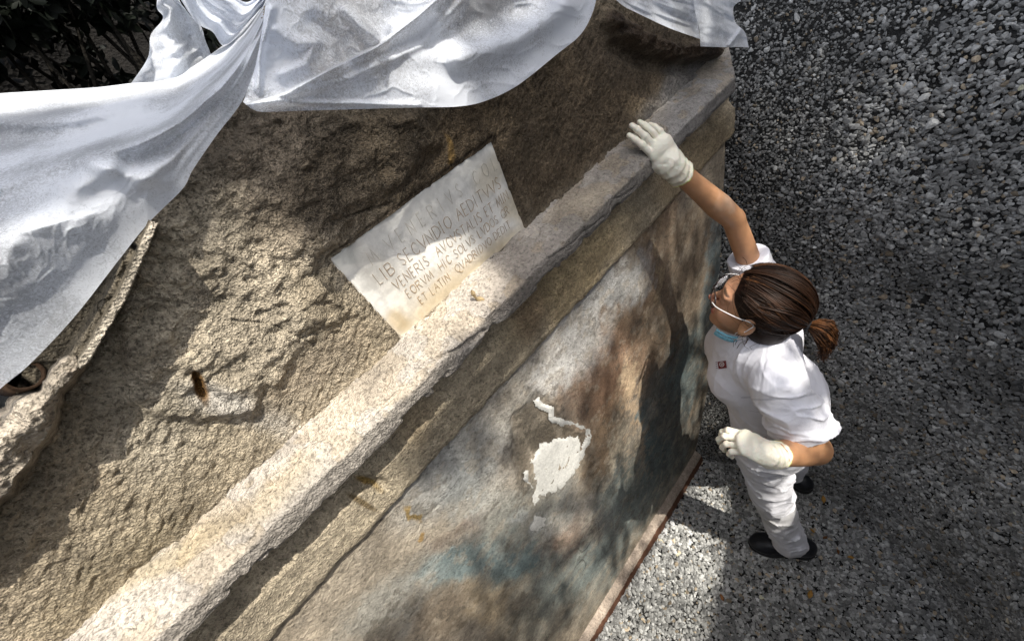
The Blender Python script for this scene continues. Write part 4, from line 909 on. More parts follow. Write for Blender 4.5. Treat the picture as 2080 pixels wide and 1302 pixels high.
# ---- hands: frames (origin at the wrist; +Y to the fingers, +Z back of the hand, +X to her thumb-side or away)
def hand_frame(wr, to, back):
    Y = unit(to); Z = unit(np.array(back) - Y*np.dot(back, Y)); X = np.cross(Y, Z); return np.stack([X, Y, Z], 1), wr
def finger_pts(base, yaw_, bends, lens, M3, o, HS):
    p = np.array(base, float); out = [p.copy()]; pitch = 0
    for b, L in zip(bends, lens):
        pitch += math.radians(b); d = vec(math.sin(yaw_)*math.cos(pitch), math.cos(yaw_)*math.cos(pitch), -math.sin(pitch)); p = p + d*L; out.append(p.copy())
    return [o + M3 @ q*HS for q in out]
def hand_sdf(P, M3, o, fingers, thumb, g=0.0, side=1, HS=.84):
    q = ((P - o) @ M3)/HS
    palm = sd_ell(q, (0, .052, -.001), (.040+g, .050+g, .0145+g)); palm = smin(palm, sd_ell(q, (0, .078, .001), (.039+g, .022+g, .0135+g)), .012)
    palm = smin(palm, sd_cone(q, (0, -.01, 0), (0, .03, 0), .026+g, .027+g), .015); palm = smin(palm, sd_cone(q, (side*.020, .018, -.008), (side*.032, .050, -.010), .018+g, .014+g), .012)
    d = palm*HS; fs = None
    for pts, r in fingers:
        f_ = None
        for k in range(len(pts)-1):
            ra = r*(1 - .09*k); c = sd_cone(P, pts[k], pts[k+1], ra+g, ra*.92+g); f_ = c if f_ is None else smin(f_, c, .004)
        fs = f_ if fs is None else smin(fs, f_, .0015)
    f_ = None
    for k in range(len(thumb)-1):
        c = sd_cone(P, thumb[k], thumb[k+1], .0106-.0010*k+g, .0097-.0010*k+g); f_ = c if f_ is None else smin(f_, c, .005)
    return smin(smin(d, fs, .007), f_, .008)
def make_hand(M3, o, side, bends, spread, tb, HS=.84):
    xs = [side*.028, side*.0095, -side*.0095, -side*.027]; by = [.086, .091, .087, .079]; ln = [(.040, .024, .019), (.044, .028, .020), (.041, .026, .019), (.032, .020, .017)]; rr = [.0086, .0088, .0083, .0074]
    fing = []
    for i in range(4): fing.append((finger_pts((xs[i], by[i]-.012, 0), spread[i]*side, bends[i], (ln[i][0]+.010, ln[i][1], ln[i][2]), M3, o, HS), rr[i]*HS*1.04))
    th = [o + M3 @ vec(side*x, y, z)*HS for x, y, z in tb]
    return fing, th
# right hand: laid on the cornice, fingers up the wall; left hand: relaxed, fingers curled
RM, Ro = hand_frame(Rwr, (-.035, .050, .125), (-.45, -.80, .42))
Rf, Rt = make_hand(RM, Ro, -1, [(8, 14, 10), (8, 16, 12), (12, 20, 14), (16, 24, 16)], [.10, .04, -.04, -.10], [(.024, .022, -.010), (.040, .048, -.022), (.042, .074, -.034), (.034, .096, -.040)])
HL = .88
LM, Lo = hand_frame(Lwr, R3 @ vec(-.90, -.44, .10), R3 @ vec(-.10, -.62, -.75))
Lf, Lt = make_hand(LM, Lo, 1, [(34, 46, 30), (40, 52, 34), (44, 56, 38), (46, 60, 40)], [.06, .0, -.05, -.08], [(.022, .020, -.010), (.038, .046, -.020), (.034, .074, -.032), (.020, .092, -.036)], HL)
def bbox(pts, r): p = np.array(pts); return p.min(0)-r, p.max(0)+r

def skin_mat():
    m, nt, b = mat_new('skin'); L = nt.links.new; at = mnode(nt, 'ShaderNodeVertexColor'); at.layer_name = 'Col'; tc = mnode(nt, 'ShaderNodeTexCoord')
    n = mnode(nt, 'ShaderNodeTexNoise'); n.inputs['Scale'].default_value = 55; n.inputs['Detail'].default_value = 5; L(tc.outputs['Object'], n.inputs[0])
    r = mnode(nt, 'ShaderNodeMapRange'); r.inputs[3].default_value = .82; r.inputs[4].default_value = 1.18; L(n.outputs[0], r.inputs[0])
    v = mnode(nt, 'ShaderNodeVectorMath', operation='SCALE'); L(at.outputs[0], v.inputs[0]); L(r.outputs[0], v.inputs['Scale']); L(v.outputs[0], b.inputs['Base Color'])
    b.inputs['Roughness'].default_value = .48; b.inputs['Subsurface Weight'].default_value = .12; b.inputs['Subsurface Radius'].default_value = (.01, .004, .002); b.inputs['Subsurface Scale'].default_value = .5
    n2 = mnode(nt, 'ShaderNodeTexNoise'); n2.inputs['Scale'].default_value = 420; L(tc.outputs['Object'], n2.inputs[0]); bp = mnode(nt, 'ShaderNodeBump'); bp.inputs['Strength'].default_value = .25; bp.inputs['Distance'].default_value = .001
    L(n2.outputs[0], bp.inputs['Height']); L(bp.outputs[0], b.inputs['Normal']); return m
def cloth_mat(name, c, scale=900, rough=.85, bump=.25, stain=None):
    m, nt, b = mat_new(name); L = nt.links.new; tc = mnode(nt, 'ShaderNodeTexCoord')
    w_ = mnode(nt, 'ShaderNodeTexNoise'); w_.inputs['Scale'].default_value = scale; L(tc.outputs['Object'], w_.inputs[0]); bp = mnode(nt, 'ShaderNodeBump'); bp.inputs['Strength'].default_value = bump; bp.inputs['Distance'].default_value = .0008
    L(w_.outputs[0], bp.inputs['Height']); L(bp.outputs[0], b.inputs['Normal'])
    n = mnode(nt, 'ShaderNodeTexNoise'); n.inputs['Scale'].default_value = 7; n.inputs['Detail'].default_value = 6; L(tc.outputs['Object'], n.inputs[0])
    r = mnode(nt, 'ShaderNodeMapRange'); r.inputs[1].default_value = .5; r.inputs[2].default_value = .75; L(n.outputs[0], r.inputs[0])
    mx = mnode(nt, 'ShaderNodeMix', data_type='RGBA'); mx.inputs['A'].default_value = (*c, 1); mx.inputs['B'].default_value = (*(stain or [v*.88 for v in c]), 1); L(r.outputs[0], mx.inputs['Factor']); L(mx.outputs['Result'], b.inputs['Base Color'])
    w2 = mnode(nt, 'ShaderNodeTexNoise'); w2.inputs['Scale'].default_value = 13; w2.inputs['Detail'].default_value = 4; w2.inputs['Distortion'].default_value = 1.2; L(tc.outputs['Object'], w2.inputs[0])
    b2 = mnode(nt, 'ShaderNodeBump'); b2.inputs['Strength'].default_value = .32; b2.inputs['Distance'].default_value = .02; L(w2.outputs[0], b2.inputs['Height']); L(b2.outputs[0], bp.inputs['Normal'])
    b.inputs['Roughness'].default_value = rough; b.inputs['Sheen Weight'].default_value = .15; b.inputs['Specular IOR Level'].default_value = .2; return m

def body_sdf(P):
    d = smin(head_sdf(P), neck_sdf(P), .025)
    d = smin(d, torso_sdf(P, -.012), .03); d = smin(d, sd_cone(P, Rel, Rel + unit(Rel - (Rwr+Rsh)/2)*.012, .021, .014), .010)
    d = smin(d, arm_sdf(P, Rsh, Rel, Rwr), .012); d = smin(d, arm_sdf(P, Lsh, Lel, Lwr, 1.12, .02), .012); d = smin(d, sd_cone(P, Lel, Lwr, .0385, .0215), .02)
    d = smin(d, hand_sdf(P, RM, Ro, Rf, Rt, -.0018, -1), .008); d = smin(d, hand_sdf(P, LM, Lo, Lf, Lt, -.0018, 1, HL), .008)
    d = smin(d, leg_sdf(P, Lhip, Lkn, Lan, -.008), .03); d = smin(d, leg_sdf(P, Rhip, Rkn, Ran, -.008), .03)
    for an, s in ((Lan, 0), (Ran, .03)): d = smin(d, sd_cone(P, an - vec(0, 0, .0), an - vec(0, 0, .04), .032, .030), .02)
    return d
V, Q = snet(body_sdf, (.60, -.06, .0), (1.28, .66, 2.10), .0036)
q = hl(V); col = np.ones(V.shape)*np.array([.47, .245, .125])
def cmix(col, k, c): k = np.clip(k, 0, 1)[:, None]; return col*(1-k) + np.array(c)*k
fc = sstep(.25, .05, np.linalg.norm(q, axis=1)); col = cmix(col, fc*sstep(.02, .07, q[:, 1]), (.50, .26, .155))
col = cmix(col, 1 - sstep(.8, 1.5, np.linalg.norm((q - [0, .108, -.024])/[.016, .016, .014], axis=1)), (.60, .24, .16))
col = cmix(col, 1 - sstep(.8, 1.15, np.linalg.norm((q - [0, .090, -.058])/[.024, .012, .0125], axis=1)), (.50, .14, .11))
for s in (-1, 1): col = cmix(col, 1 - sstep(.8, 1.2, np.linalg.norm((q - [s*.031, .078, .040])/[.020, .02, .0035], axis=1)), (.07, .04, .025)); col = cmix(col, 1 - sstep(.8, 1.2, np.linalg.norm((q - [s*.031, .084, .005])/[.013, .008, .002], axis=1)), (.06, .03, .02))
dE = np.linalg.norm((V - (Rel*.72 + Rwr*.28) - vec(-.005, -.03, .02))/vec(.05, .03, .045), axis=1); col = cmix(col, (1 - sstep(.3, 1.1, dE + .8*fbm(V, 40, 3, 5)))*.32, (.62, .50, .40))   # plaster dust on the forearm
m_skin = skin_mat(); body = mesh_np('body', V, Q, m_skin, person, True, col)

# ---- shirt
def fold(P, c, axis, f, amp, seed):
    """creases running round a limb, warped"""
    t = (P - c) @ unit(axis); return amp*np.sin(t*f + 3.5*fbm(P, 9, 3, seed))*(.5 + .5*fbm(P, 6, 2, seed+1))
Rcut = Rsh + (Rel-Rsh)*.30; Lcut = Lsh + (Lel-Lsh)*.66
def shirt_sdf(P):
    d = torso_sdf(P, .010)
    w = sstep(1.32, 1.02, P[..., 2]); pull = unit(Rsh - (Pel + vec(-.05, 0, .1))); sidev = unit(np.cross(pull, fwd))
    d = smin(d, sd_cone(P, Pel + vec(0, .0, .08), Pel + vec(0, .01, .2), .132, .126), .05)
    r = sd_cone(P, Rsh, Rsh + (Rel-Rsh)*.7, .060, .050); r = np.maximum(r, (P - Rcut) @ unit(Rel-Rsh) - .03)
    lax = unit(Lel-Lsh+vec(-.02, .05, 0)); lt = (P - Lcut) @ lax
    l = sd_cone(P, Lsh, Lsh + (Lel-Lsh)*1.0, .062, .072); l = np.maximum(l, lt)
    l = l + .0022*np.exp(-((lt + .020)/.0028)**2)                    # stitched sleeve hem
    wv = fbm(P, 5, 3, 553)[..., None]*.10
    def crease(A, f, k, sd_): return np.exp(-np.abs(vnoise(A, f, sd_))*k)
    B = np.stack([(P @ pull)*.35, (P @ sidev)*1.3, (P @ fwd)*.5], -1) + wv
    d = smin(d, r, .022)
    d = d - .0115*crease(B, 9, 6, 561)*(.45 + .55*w) - .0065*crease(B, 21, 6, 563)*(.35 + .65*w) + .005*fbm(P, 6, 2, 565)
    S2 = np.stack([(P - Lsh) @ lax*1.2, (P - Lsh) @ unit(np.cross(lax, lat))*.45, (P - Lsh) @ lat*.45], -1) + wv*.8
    l = l - .0105*crease(S2, 15, 6, 567)*sstep(-.02, .08, (P - Lsh) @ lax) - .005*crease(S2, 30, 6, 569)
    d = smin(d, l, .014)
    sh_ = np.abs((P - Nek) @ unit(lat) * .25 + (P - Nek - vec(0, 0, 0)) @ fwd*1.0 + .012); d = d + .0016*np.exp(-(sh_/.0030)**2)*(P[..., 2] > 1.30)   # shoulder seam
    # neck opening, waist cut
    d = np.maximum(d, -sd_cone(P, Nek - vec(0, -.01, .02) - fwd*.0, Nek + vec(0, 0, .15), .060, .066))
    d = d - .0045*np.clip(ridged(P*np.array([1.5, 1.5, .8]) + .35*fbm(P, 4, 2, 551)[..., None], 6, 2, 553), 0, 1)**2*(.35 + .65*w)
    return np.maximum(d, (.985 + .012*fbm(P, 8, 2, 521)) - P[..., 2])
V, Q = snet(shirt_sdf, (.60, -.05, .95), (1.22, .56, 1.62), .0034)
m_shirt = cloth_mat('white_cotton', (.72, .72, .78)); m_shirt2 = cloth_mat('white_cotton_sewn', (.7, .7, .76)); nt_ = m_shirt2.node_tree; at = mnode(nt_, 'ShaderNodeVertexColor'); at.layer_name = 'Col'; nt_.links.new(at.outputs[0], nt_.nodes['Principled BSDF'].inputs['Base Color'])
col = np.ones(V.shape)*np.array([.72, .72, .775])*(1 + .04*fbm(V, 10, 3, 571))[:, None]; col = cmix(col, sstep(.15, .45, fbm(V, 13, 4, 573))*.25, (.55, .52, .47))
lax = unit(Lel-Lsh+vec(-.02, .05, 0)); la = np.linalg.norm(np.cross(V - Lsh, lax), axis=1); arm_ = np.abs((V - Lsh) @ unit(lax - lat*.9) - .035 - .02*(la < 0)); near = np.linalg.norm(V - Lsh, axis=1) < .13
col = cmix(col, (1 - sstep(.0012, .0034, arm_))*near*.55, (.40, .40, .46)); col = cmix(col, (1 - sstep(.001, .003, np.abs((V - Lcut) @ lax + .018)))*(la < .1)*.45, (.42, .42, .48))
ss_ = np.abs((V - Che) @ fwd + .012); col = cmix(col, (1 - sstep(.001, .003, ss_))*(V[:, 2] < 1.25)*.4, (.42, .42, .48)); col = cmix(col, (1 - sstep(.001, .003, np.abs(V[:, 2] - 1.012)))*.5, (.42, .42, .48))
shirt = mesh_np('shirt', V, Q, m_shirt2, person, True, np.clip(col, 0, 1))
# collar: flat folded band round the neck
def collar_sdf(P):
    c = Nek + vec(0, 0, -.012); q = P - c; up = unit(vec(0, .12, 1)); z = q @ up; r = np.linalg.norm(q - z[..., None]*up, axis=-1)
    rr = .068 - .35*z; return np.maximum(np.abs(r - rr) - .0028, np.abs(z - .004) - .020 - .004*np.sin(np.arctan2(q[..., 1], q[..., 0])*2))
V, Q = snet(collar_sdf, Nek - vec(.1, .1, .06), Nek + vec(.1, .1, .05), .0024); mesh_np('collar', V, Q, m_shirt, shirt, True)
def cuff(name, c, ax, r, wd, th, mat, par, h=.0028, sq=1.0):
    ax = unit(ax)
    def f(P):
        q = P - c; z = q @ ax; rr = np.linalg.norm(q - z[..., None]*ax, axis=-1); return np.maximum(np.abs(rr - r - .004*fbm(P, 12, 2, 9)) - th, np.abs(z) - wd) - .001
    V, Q = snet(f, c - r*1.5 - wd, c + r*1.5 + wd, h); return mesh_np(name, V, Q, mat, par, True)

# ---- trousers with waistband, loops and seams
def trouser_sdf(P):
    d = sd_econe(P, Pel - vec(0, 0, .02), Pel + vec(0, .012, .075), .155, .138, plat, .74)
    for hip, kn, an, s in ((Lhip, Lkn, Lan, 0), (Rhip, Rkn, Ran, 40)):
        l = sd_cone(P, hip, kn, .092, .069); l = smin(l, sd_cone(P, kn, an + vec(0, 0, .0), .068, .062), .03)
        ft = sstep(.5, .1, P[..., 2]); l = l + .0025*np.sin(P[..., 2]*(95) + 5*fbm(P, 7, 3, 531+s))*ft*(.3 + .7*np.abs(fbm(P, 5, 2, 533))) * 1.3 + .006*fbm(P*np.array([1, 1, 1.8]), 9, 3, 535)
        l = l + .0025*np.sin(((P - kn) @ unit((.6, -.2, 1)))*62 + 4*fbm(P, 6, 2, 538))*sstep(.2, .05, np.abs(P[..., 2]-.60))
        l = np.maximum(l, (.075 + .006*fbm(P, 14, 2, 6)) - P[..., 2])
        l = np.maximum(l, -(sd_cone(P, an + vec(0, 0, .02), an - vec(0, 0, .15), .052, .060)))
        d = smin(d, l, .035)
    A = P*np.array([.55, .55, 1.25]) + fbm(P, 5, 3, 543)[..., None]*.09; d = d - .0100*np.exp(-np.abs(vnoise(A, 13, 545))*6) - .0055*np.exp(-np.abs(vnoise(A, 28, 547))*6) + .004*fbm(P, 8, 2, 541)
    return np.maximum(d, P[..., 2] - 1.012)
V, Q = snet(trouser_sdf, (.74, -.06, .04), (1.32, .36, 1.03), .0045)
m_tr = cloth_mat('white_drill', (.72, .72, .76), stain=(.60, .60, .63)); m_dirty = stone_mat('dusty_drill', scale=40, var=.25, bump=.2, dist=.001)
col = np.ones(V.shape)*np.array([.70, .70, .745]); kd = sstep(.15, .02, np.abs(V[:, 2] - .40) + .04*fbm(V, 9, 3, 8)); kf = sstep(.02, .08, (V - Lkn) @ unit((-.6, .8, 0)) + .03)
col = cmix(col, kd*.8*(.6 + .6*fbm(V, 20, 4, 9)), (.36, .35, .33)); col = cmix(col, sstep(.14, .08, V[:, 2])*.35, (.42, .41, .39)); col *= (1 + .05*fbm(V, 12, 3, 10))[:, None]
for z0, sl_ in ((.545, .25), (.255, -.2), (.50, .1)):
    k = 1 - sstep(.002, .0045, np.abs(V[:, 2] - z0 - sl_*(V[:, 0]-.87))); col = cmix(col, k*.7*(V[:, 0] < 1.0), (.42, .42, .46))
m_tr2 = cloth_mat('work_drill', (.7, .7, .74)); nt_ = m_tr2.node_tree; at = mnode(nt_, 'ShaderNodeVertexColor'); at.layer_name = 'Col'; nt_.links.new(at.outputs[0], nt_.nodes['Principled BSDF'].inputs['Base Color'])
trou = mesh_np('trousers', V, Q, m_tr2, person, True, np.clip(col, 0, 1))
def belt_sdf(P):
    q = P - (Pel + vec(0, .01, .062)); s = q @ plat; f_ = (q @ unit(np.cross(vec(0, 0, 1), plat)))/.76; r = np.sqrt(s*s+f_*f_)
    d = np.maximum(np.abs(r - .156) - .0035, np.abs(q[..., 2]) - .019); a = np.arctan2(f_, s); lp = np.abs(((a/ (2*math.pi)*7) % 1) - .5)*2*math.pi*.156/7
    return np.minimum(d, np.maximum(np.abs(r - .159) - .0045, np.maximum(lp - .006, np.abs(q[..., 2]) - .025)))
V, Q = snet(belt_sdf, Pel + vec(-.18, -.18, .02), Pel + vec(.18, .18, .11), .003); mesh_np('waistband', V, Q, m_tr, trou, True)

# ---- shoes
m_shoe, nt_, b_ = mat_new('black_leather'); b_.inputs['Base Color'].default_value = (.012, .013, .017, 1); b_.inputs['Roughness'].default_value = .42
m_sole, nt_, b_ = mat_new('black_rubber'); b_.inputs['Base Color'].default_value = (.018, .018, .019, 1); b_.inputs['Roughness'].default_value = .8
for an, tv in ((Lan, vec(-.60, 1, 0)), (Ran, vec(.25, 1, 0))):
    t_ = unit(tv); s_ = np.cross(t_, vec(0, 0, 1)); z0 = -.075; MM = np.stack([s_, t_, vec(0, 0, 1)], 1)
    def sh(P, an=an, MM=MM):
        q = (P - vec(an[0], an[1], 0)) @ MM; q = q + vec(0, .030, 0)
        d = sd_ell(q, (0, -.035, .045), (.040, .050, .040)); d = smin(d, sd_cone(q, (0, -.02, .05), (0, .10, .034), .040, .036), .03); d = smin(d, sd_ell(q, (.004, .125, .030), (.049, .066, .033)), .025)
        d = smin(d, sd_cone(q, (0, .012, .06), (0, .028, .10), .046, .047), .02)
        d = np.maximum(d, .012 - q[..., 2]); d = np.maximum(d, -sd_cone(q, (0, .028, .09), (0, .03, .2), .036, .040)); return d + .0015*ridged(P, 30, 2, 7)
    V, Q = snet(sh, vec(an[0]-.16, an[1]-.16, 0), vec(an[0]+.16, an[1]+.24, .13), .0034); so_ = mesh_np('shoe', V, Q, m_shoe, person, True)
    def sl2(P, an=an, MM=MM):
        q = (P - vec(an[0], an[1], 0)) @ MM; q = q + vec(0, .030, 0); z = q[..., 2].copy(); q[..., 2] = 0
        d = smin(sd_ell(q, (0, -.030, 0), (.043, .055, 1)), sd_ell(q, (.003, .115, 0), (.050, .078, 1)), .05); d = smin(d, sd_cone(q, (0, -.02, 0), (0, .1, 0), .034, .040), .03)
        return np.maximum(d, np.abs(z - .012) - .012)
    V, Q = snet(sl2, vec(an[0]-.16, an[1]-.16, 0), vec(an[0]+.16, an[1]+.24, .03), .0036); mesh_np('sole', V, Q, m_sole, so_, True)

# ---- gloves
def glove_mat():
    m, nt, b = mat_new('latex'); L = nt.links.new; tc = mnode(nt, 'ShaderNodeTexCoord'); n = mnode(nt, 'ShaderNodeTexNoise'); n.inputs['Scale'].default_value = 60; n.inputs['Detail'].default_value = 6; n.inputs['Distortion'].default_value = 1.5; L(tc.outputs['Object'], n.inputs[0])
    at = mnode(nt, 'ShaderNodeVertexColor'); at.layer_name = 'Col'; L(at.outputs[0], b.inputs['Base Color']); b.inputs['Roughness'].default_value = .5; b.inputs['Subsurface Weight'].default_value = .15; b.inputs['Subsurface Scale'].default_value = .01
    bp = mnode(nt, 'ShaderNodeBump'); bp.inputs['Strength'].default_value = .6; bp.inputs['Distance'].default_value = .004; L(n.outputs[0], bp.inputs['Height']); L(bp.outputs[0], b.inputs['Normal']); return m
m_glove = glove_mat(); m_rim = cloth_mat('glove_rim', (.70, .74, .36))
for nm, M3, o_, fg, th_, sd_, el in (('glove', RM, Ro, Rf, Rt, -1, Rel), ('glove', LM, Lo, Lf, Lt, 1, Lel)):
    ax = unit(el - o_); ce = o_ + ax*.034; fdir = unit(M3[:, 1])
    def gs(P, M3=M3, o_=o_, fg=fg, th_=th_, sd_=sd_, ax=ax, ce=ce):
        d = hand_sdf(P, M3, o_, fg, th_, .0012, sd_, HL if sd_ == 1 else .84); c = sd_cone(P, o_ - ax*.01, ce + ax*.02, .0285, .0355); t = (P - o_) @ ax
        c = c + .0020*np.sin(t*330 + 5*fbm(P, 22, 2, 601)) + .0025*fbm(P, 50, 2, 603); d = smin(d, c, .018)
        wq = sstep(.0, -.07, t - .03); d = d + .0018*ridged(P, 55, 2, 605)*(1 - .5*wq)
        d = np.maximum(d, (P - ce) @ ax)
        return np.maximum(d, -sd_cone(P, o_ + ax*.02, ce + ax*.05, .0235, .0335))
    lo, hi = bbox([*[p for f_, r_ in fg for p in f_], *th_, o_, ce], .05)
    V, Q = snet(gs, lo, hi, .0016)
    t = (V - ce) @ ax; col = np.ones(V.shape)*np.array([.80, .76, .63]); wr_ = sstep(-.10, -.02, t)[:, None]; col = col*(1-.3*wr_) + np.array([.70, .62, .46])*.3*wr_
    col = cmix(col, sstep(-.0045, -.002, t), (.62, .66, .22)); col *= (1 + .04*fbm(V, 30, 3, 607))[:, None]
    mesh_np(nm, V, Q, m_glove, person, True, np.clip(col, 0, 1))

# ---- hair
m_hair, nt_, b_ = mat_new('brown_hair'); at = mnode(nt_, 'ShaderNodeVertexColor'); at.layer_name = 'Col'; nt_.links.new(at.outputs[0], b_.inputs['Base Color']); b_.inputs['Roughness'].default_value = .5; b_.inputs['Specular IOR Level'].default_value = .18
EC = vec(0, -.016, .032); ER = vec(.082, .102, .091)
def cap_sdf(P):
    q = hl(P); d = sd_ell(q, EC, ER - .003)
    d = smin(d, sd_ell(q, (0, -.046, -.035), (.074, .062, .058)), .03)
    # hairline: behind the forehead, round the ear
    line = q[..., 1] - (.062 - .018*np.clip((q[..., 2]-.05)/.05, -1, 0)**2 - .5*np.clip(.055 - q[..., 2], 0, .2)); d = np.maximum(d, line)
    d = np.maximum(d, -.085 - .35*(q[..., 1]+.05) - q[..., 2])
    return d + .0016*ridged(q*np.array([2.2, .5, 2.2]), 26, 2, 7)
V, Q = snet(cap_sdf, Hc - .16, Hc + .16, .0030); col = np.ones(V.shape)*np.array([.012, .005, .003]); col *= (1 + .5*fbm(hl(V)*np.array([3, .4, 3]), 30, 3, 3))[:, None]
hair = mesh_np('hair', V, Q, m_hair, person, True, np.clip(col, 0, 1))
tie = vec(0, -.128, .000)
g = np.random.default_rng(91); Vv, Ff, Cc = [], [], []
def strand(pts, w0, c, taper=True, n=5):
    p = np.array(pts); t = np.gradient(p, axis=0); t /= np.linalg.norm(t, axis=1)[:, None]+1e-9; b0 = len(Vv); m = len(p)
    for i in range(m):
        out = unit(p[i] - EC + 1e-4); a = np.cross(t[i], out); a /= np.linalg.norm(a)+1e-9; o2 = np.cross(a, t[i]); s = i/(m-1); w_ = w0*(math.sin(math.pi*min(1, .12+.88*(s if s < .5 else 1-s)*1.6))**.6 if taper else 1)
        for k in range(n):
            q = 2*math.pi*k/n; Vv.append(hw(p[i] + w_*(a*math.cos(q) + .45*o2*math.sin(q)))); Cc.append(c)
        if i:
            for k in range(n): k2 = (k+1) % n; Ff.append((b0+(i-1)*n+k, b0+(i-1)*n+k2, b0+i*n+k2, b0+i*n+k))
def hcol(g, hi=.22):
    v = g.random(); c = vec(.020, .0085, .004)*(.5 + .9*g.random())
    if v < hi: c = vec(.085, .036, .014)*(.6 + .7*g.random())
    return c
def on_scalp(d, lift=1.0): 
    d = unit(d); r = 1/np.linalg.norm(d/ER); return EC + d*r*lift
for lk in range(120):
    a = g.uniform(-1, 1); ang_ = a*math.pi*.80; up_ = math.cos(ang_); sx_ = math.sin(ang_)
    st_ = vec(sx_*.95, .62*max(up_, 0)**.5 + .15, .30 + .45*max(up_, 0)**1.5 - .10*(1-up_)) if up_ > 0 else vec(sx_*.9, .10 - .5*abs(up_), up_*.95)
    lback = g.uniform(0, .5); lbow = g.normal(size=3)*.15; llift = 1 + g.uniform(-.015, .085); ph = g.uniform(0, 6); lc = g.uniform(.5, 1.5); hi_ = .32 if g.random() < .16 else .03
    for q_ in range(g.integers(6, 13)):
        s_ = st_ + g.normal(size=3)*.028 + (vec(0, abs(g.normal())*.07, -.02) if q_ < 3 else 0); back_ = np.clip(lback + g.normal()*.03, 0, .6)
        d0 = unit(s_*(1-back_) + vec(sx_*.3, -.35, .8 if up_ > 0 else -.4)*back_); d1 = unit(tie - EC); w_ = math.acos(np.clip(d0.dot(d1), -1, 1)); m = 16; lift = llift + g.uniform(-.012, .006); pts = []
        bow = lbow + g.normal(size=3)*.018
        for k in range(m):
            t = k/(m-1); d_ = (math.sin((1-t)*w_)*d0 + math.sin(t*w_)*d1)/math.sin(w_) + bow*math.sin(math.pi*t) + .03*math.sin(ph + 6*t)*vec(1, 0, .3); p = on_scalp(d_, lift + .014*math.sin(math.pi*t) + .010*math.sin(5*t + ph)); e = sstep(.78, 1, t); pts.append(p*(1-e) + (tie + (p-tie)*.35)*e)
        strand(pts, g.uniform(.0009, .0024), hcol(g, hi_)*lc)
for lk in range(60):                                           # hair drawn up from the nape
    sx_ = g.uniform(-1, 1); s0_ = vec(sx_*.8, -.15 - .25*g.random(), -.72 + .25*g.random()); lift = 1 + g.uniform(.0, .05); lb = g.normal(size=3)*.06
    for q_ in range(7):
        d0 = unit(s0_ + g.normal(size=3)*.05); d1 = unit(tie - EC); w_ = math.acos(np.clip(d0.dot(d1), -1, 1)); pts = []
        for k in range(12):
            t = k/11; d_ = (math.sin((1-t)*w_)*d0 + math.sin(t*w_)*d1)/math.sin(w_) + lb*math.sin(math.pi*t); p = on_scalp(d_, lift); p = p + vec(0, 0, -.006*(1-t)); e = sstep(.75, 1, t); pts.append(p*(1-e) + (tie + (p-tie)*.35)*e)
        strand(pts, g.uniform(.0010, .0022), hcol(g, .1))
for i in range(170):                                         # flyaways standing off the head
    d0 = unit(vec(g.normal(), g.normal()*.7 + .2, abs(g.normal())*.8 - .2)); d1 = unit(d0 + g.normal(size=3)*.35 + unit(tie-EC)*.5); lb = g.normal(size=3)*.12; l0 = g.uniform(1.03, 1.06); pts = []
    for k in range(9):
        t = k/8; pts.append(on_scalp(d0*(1-t) + d1*t + lb*math.sin(math.pi*t), l0 + .05*math.sin(math.pi*t)*g.uniform(.7, 1.1)))
    strand(pts, .0005, hcol(g, .2), n=3)
for i in range(60):                                            # loose wisps at nape, temple and forehead
    side = -1 if i % 2 else 1; b0_ = vec(side*g.uniform(.03, .070), g.uniform(-.07, .0), g.uniform(-.07, -.04)); e = b0_ + vec(side*.012, g.uniform(-.02, .02), -g.uniform(.02, .05)); mdp = (b0_+e)/2 + g.normal(size=3)*.008
    strand(crom([b0_, mdp, e], 8), .0009, hcol(g, .2), n=4)
for i in range(10):
    b0_ = vec(g.uniform(-.04, .05), .062, g.uniform(.075, .09)); e = b0_ + vec(g.normal()*.02, .02, .004+g.random()*.01); strand(crom([b0_, (b0_+e)/2 + vec(0, 0, .006), e], 7), .0005, hcol(g, 0), n=4)
mesh_np('hair_strands', np.array(Vv), Ff, m_hair, hair, True, np.clip(np.array(Cc), 0, 1))
# ponytail: springs back from the tie, then falls; paler ends
Vv, Ff, Cc = [], [], []
dn_ = HM.T @ vec(0, 0, -1)
for i in range(620):
    a = g.uniform(0, 2*math.pi); r = math.sqrt(g.random()); off = vec(math.cos(a), 0, math.sin(a))*r
    p0 = tie + off*.008; p1 = tie + vec(0, -.018, .002) + off*.024; p2 = tie + vec(0, -.042, -.006) + off*.033 + g.normal(size=3)*.003; p3 = tie + vec(.0, -.055, -.006) + dn_*.028 + off*.031 + g.normal(size=3)*.004; L_ = g.uniform(.045, .08); p4 = tie + vec(0, -.050, -.006) + dn_*L_ + off*.022 + g.normal(size=3)*.006
    c = hcol(g, .6)*(1.7 if g.random() < .6 else 1); strand(crom([p0, p1, p2, p3, p4], 14), g.uniform(.0009, .0019), np.clip(c, 0, .6))
mesh_np('ponytail', np.array(Vv), Ff, m_hair, hair, True, np.clip(np.array(Cc), 0, 1))
def torus(name, c, ax, R_, r_, mat, par, n=32, m=10, sx=1.0):
    M_ = Vector(ax).to_track_quat('Z', 'Y').to_matrix(); M_ = np.array(M_); V, Fq = [], []
    for i in range(n):
        a = 2*math.pi*i/n
        for j in range(m):
            b = 2*math.pi*j/m; V.append(np.array(c) + M_ @ vec((R_ + r_*math.cos(b))*math.cos(a), (R_ + r_*math.cos(b))*math.sin(a)*sx, r_*math.sin(b)))
    for i in range(n):
        for j in range(m): Fq.append((i*m+j, ((i+1) % n)*m+j, ((i+1) % n)*m+(j+1) % m, i*m+(j+1) % m))
    return mesh_np(name, np.array(V), Fq, mat, par, True)
m_blk, nt_, b_ = mat_new('black_elastic'); b_.inputs['Base Color'].default_value = (.01, .01, .012, 1); b_.inputs['Roughness'].default_value = .7
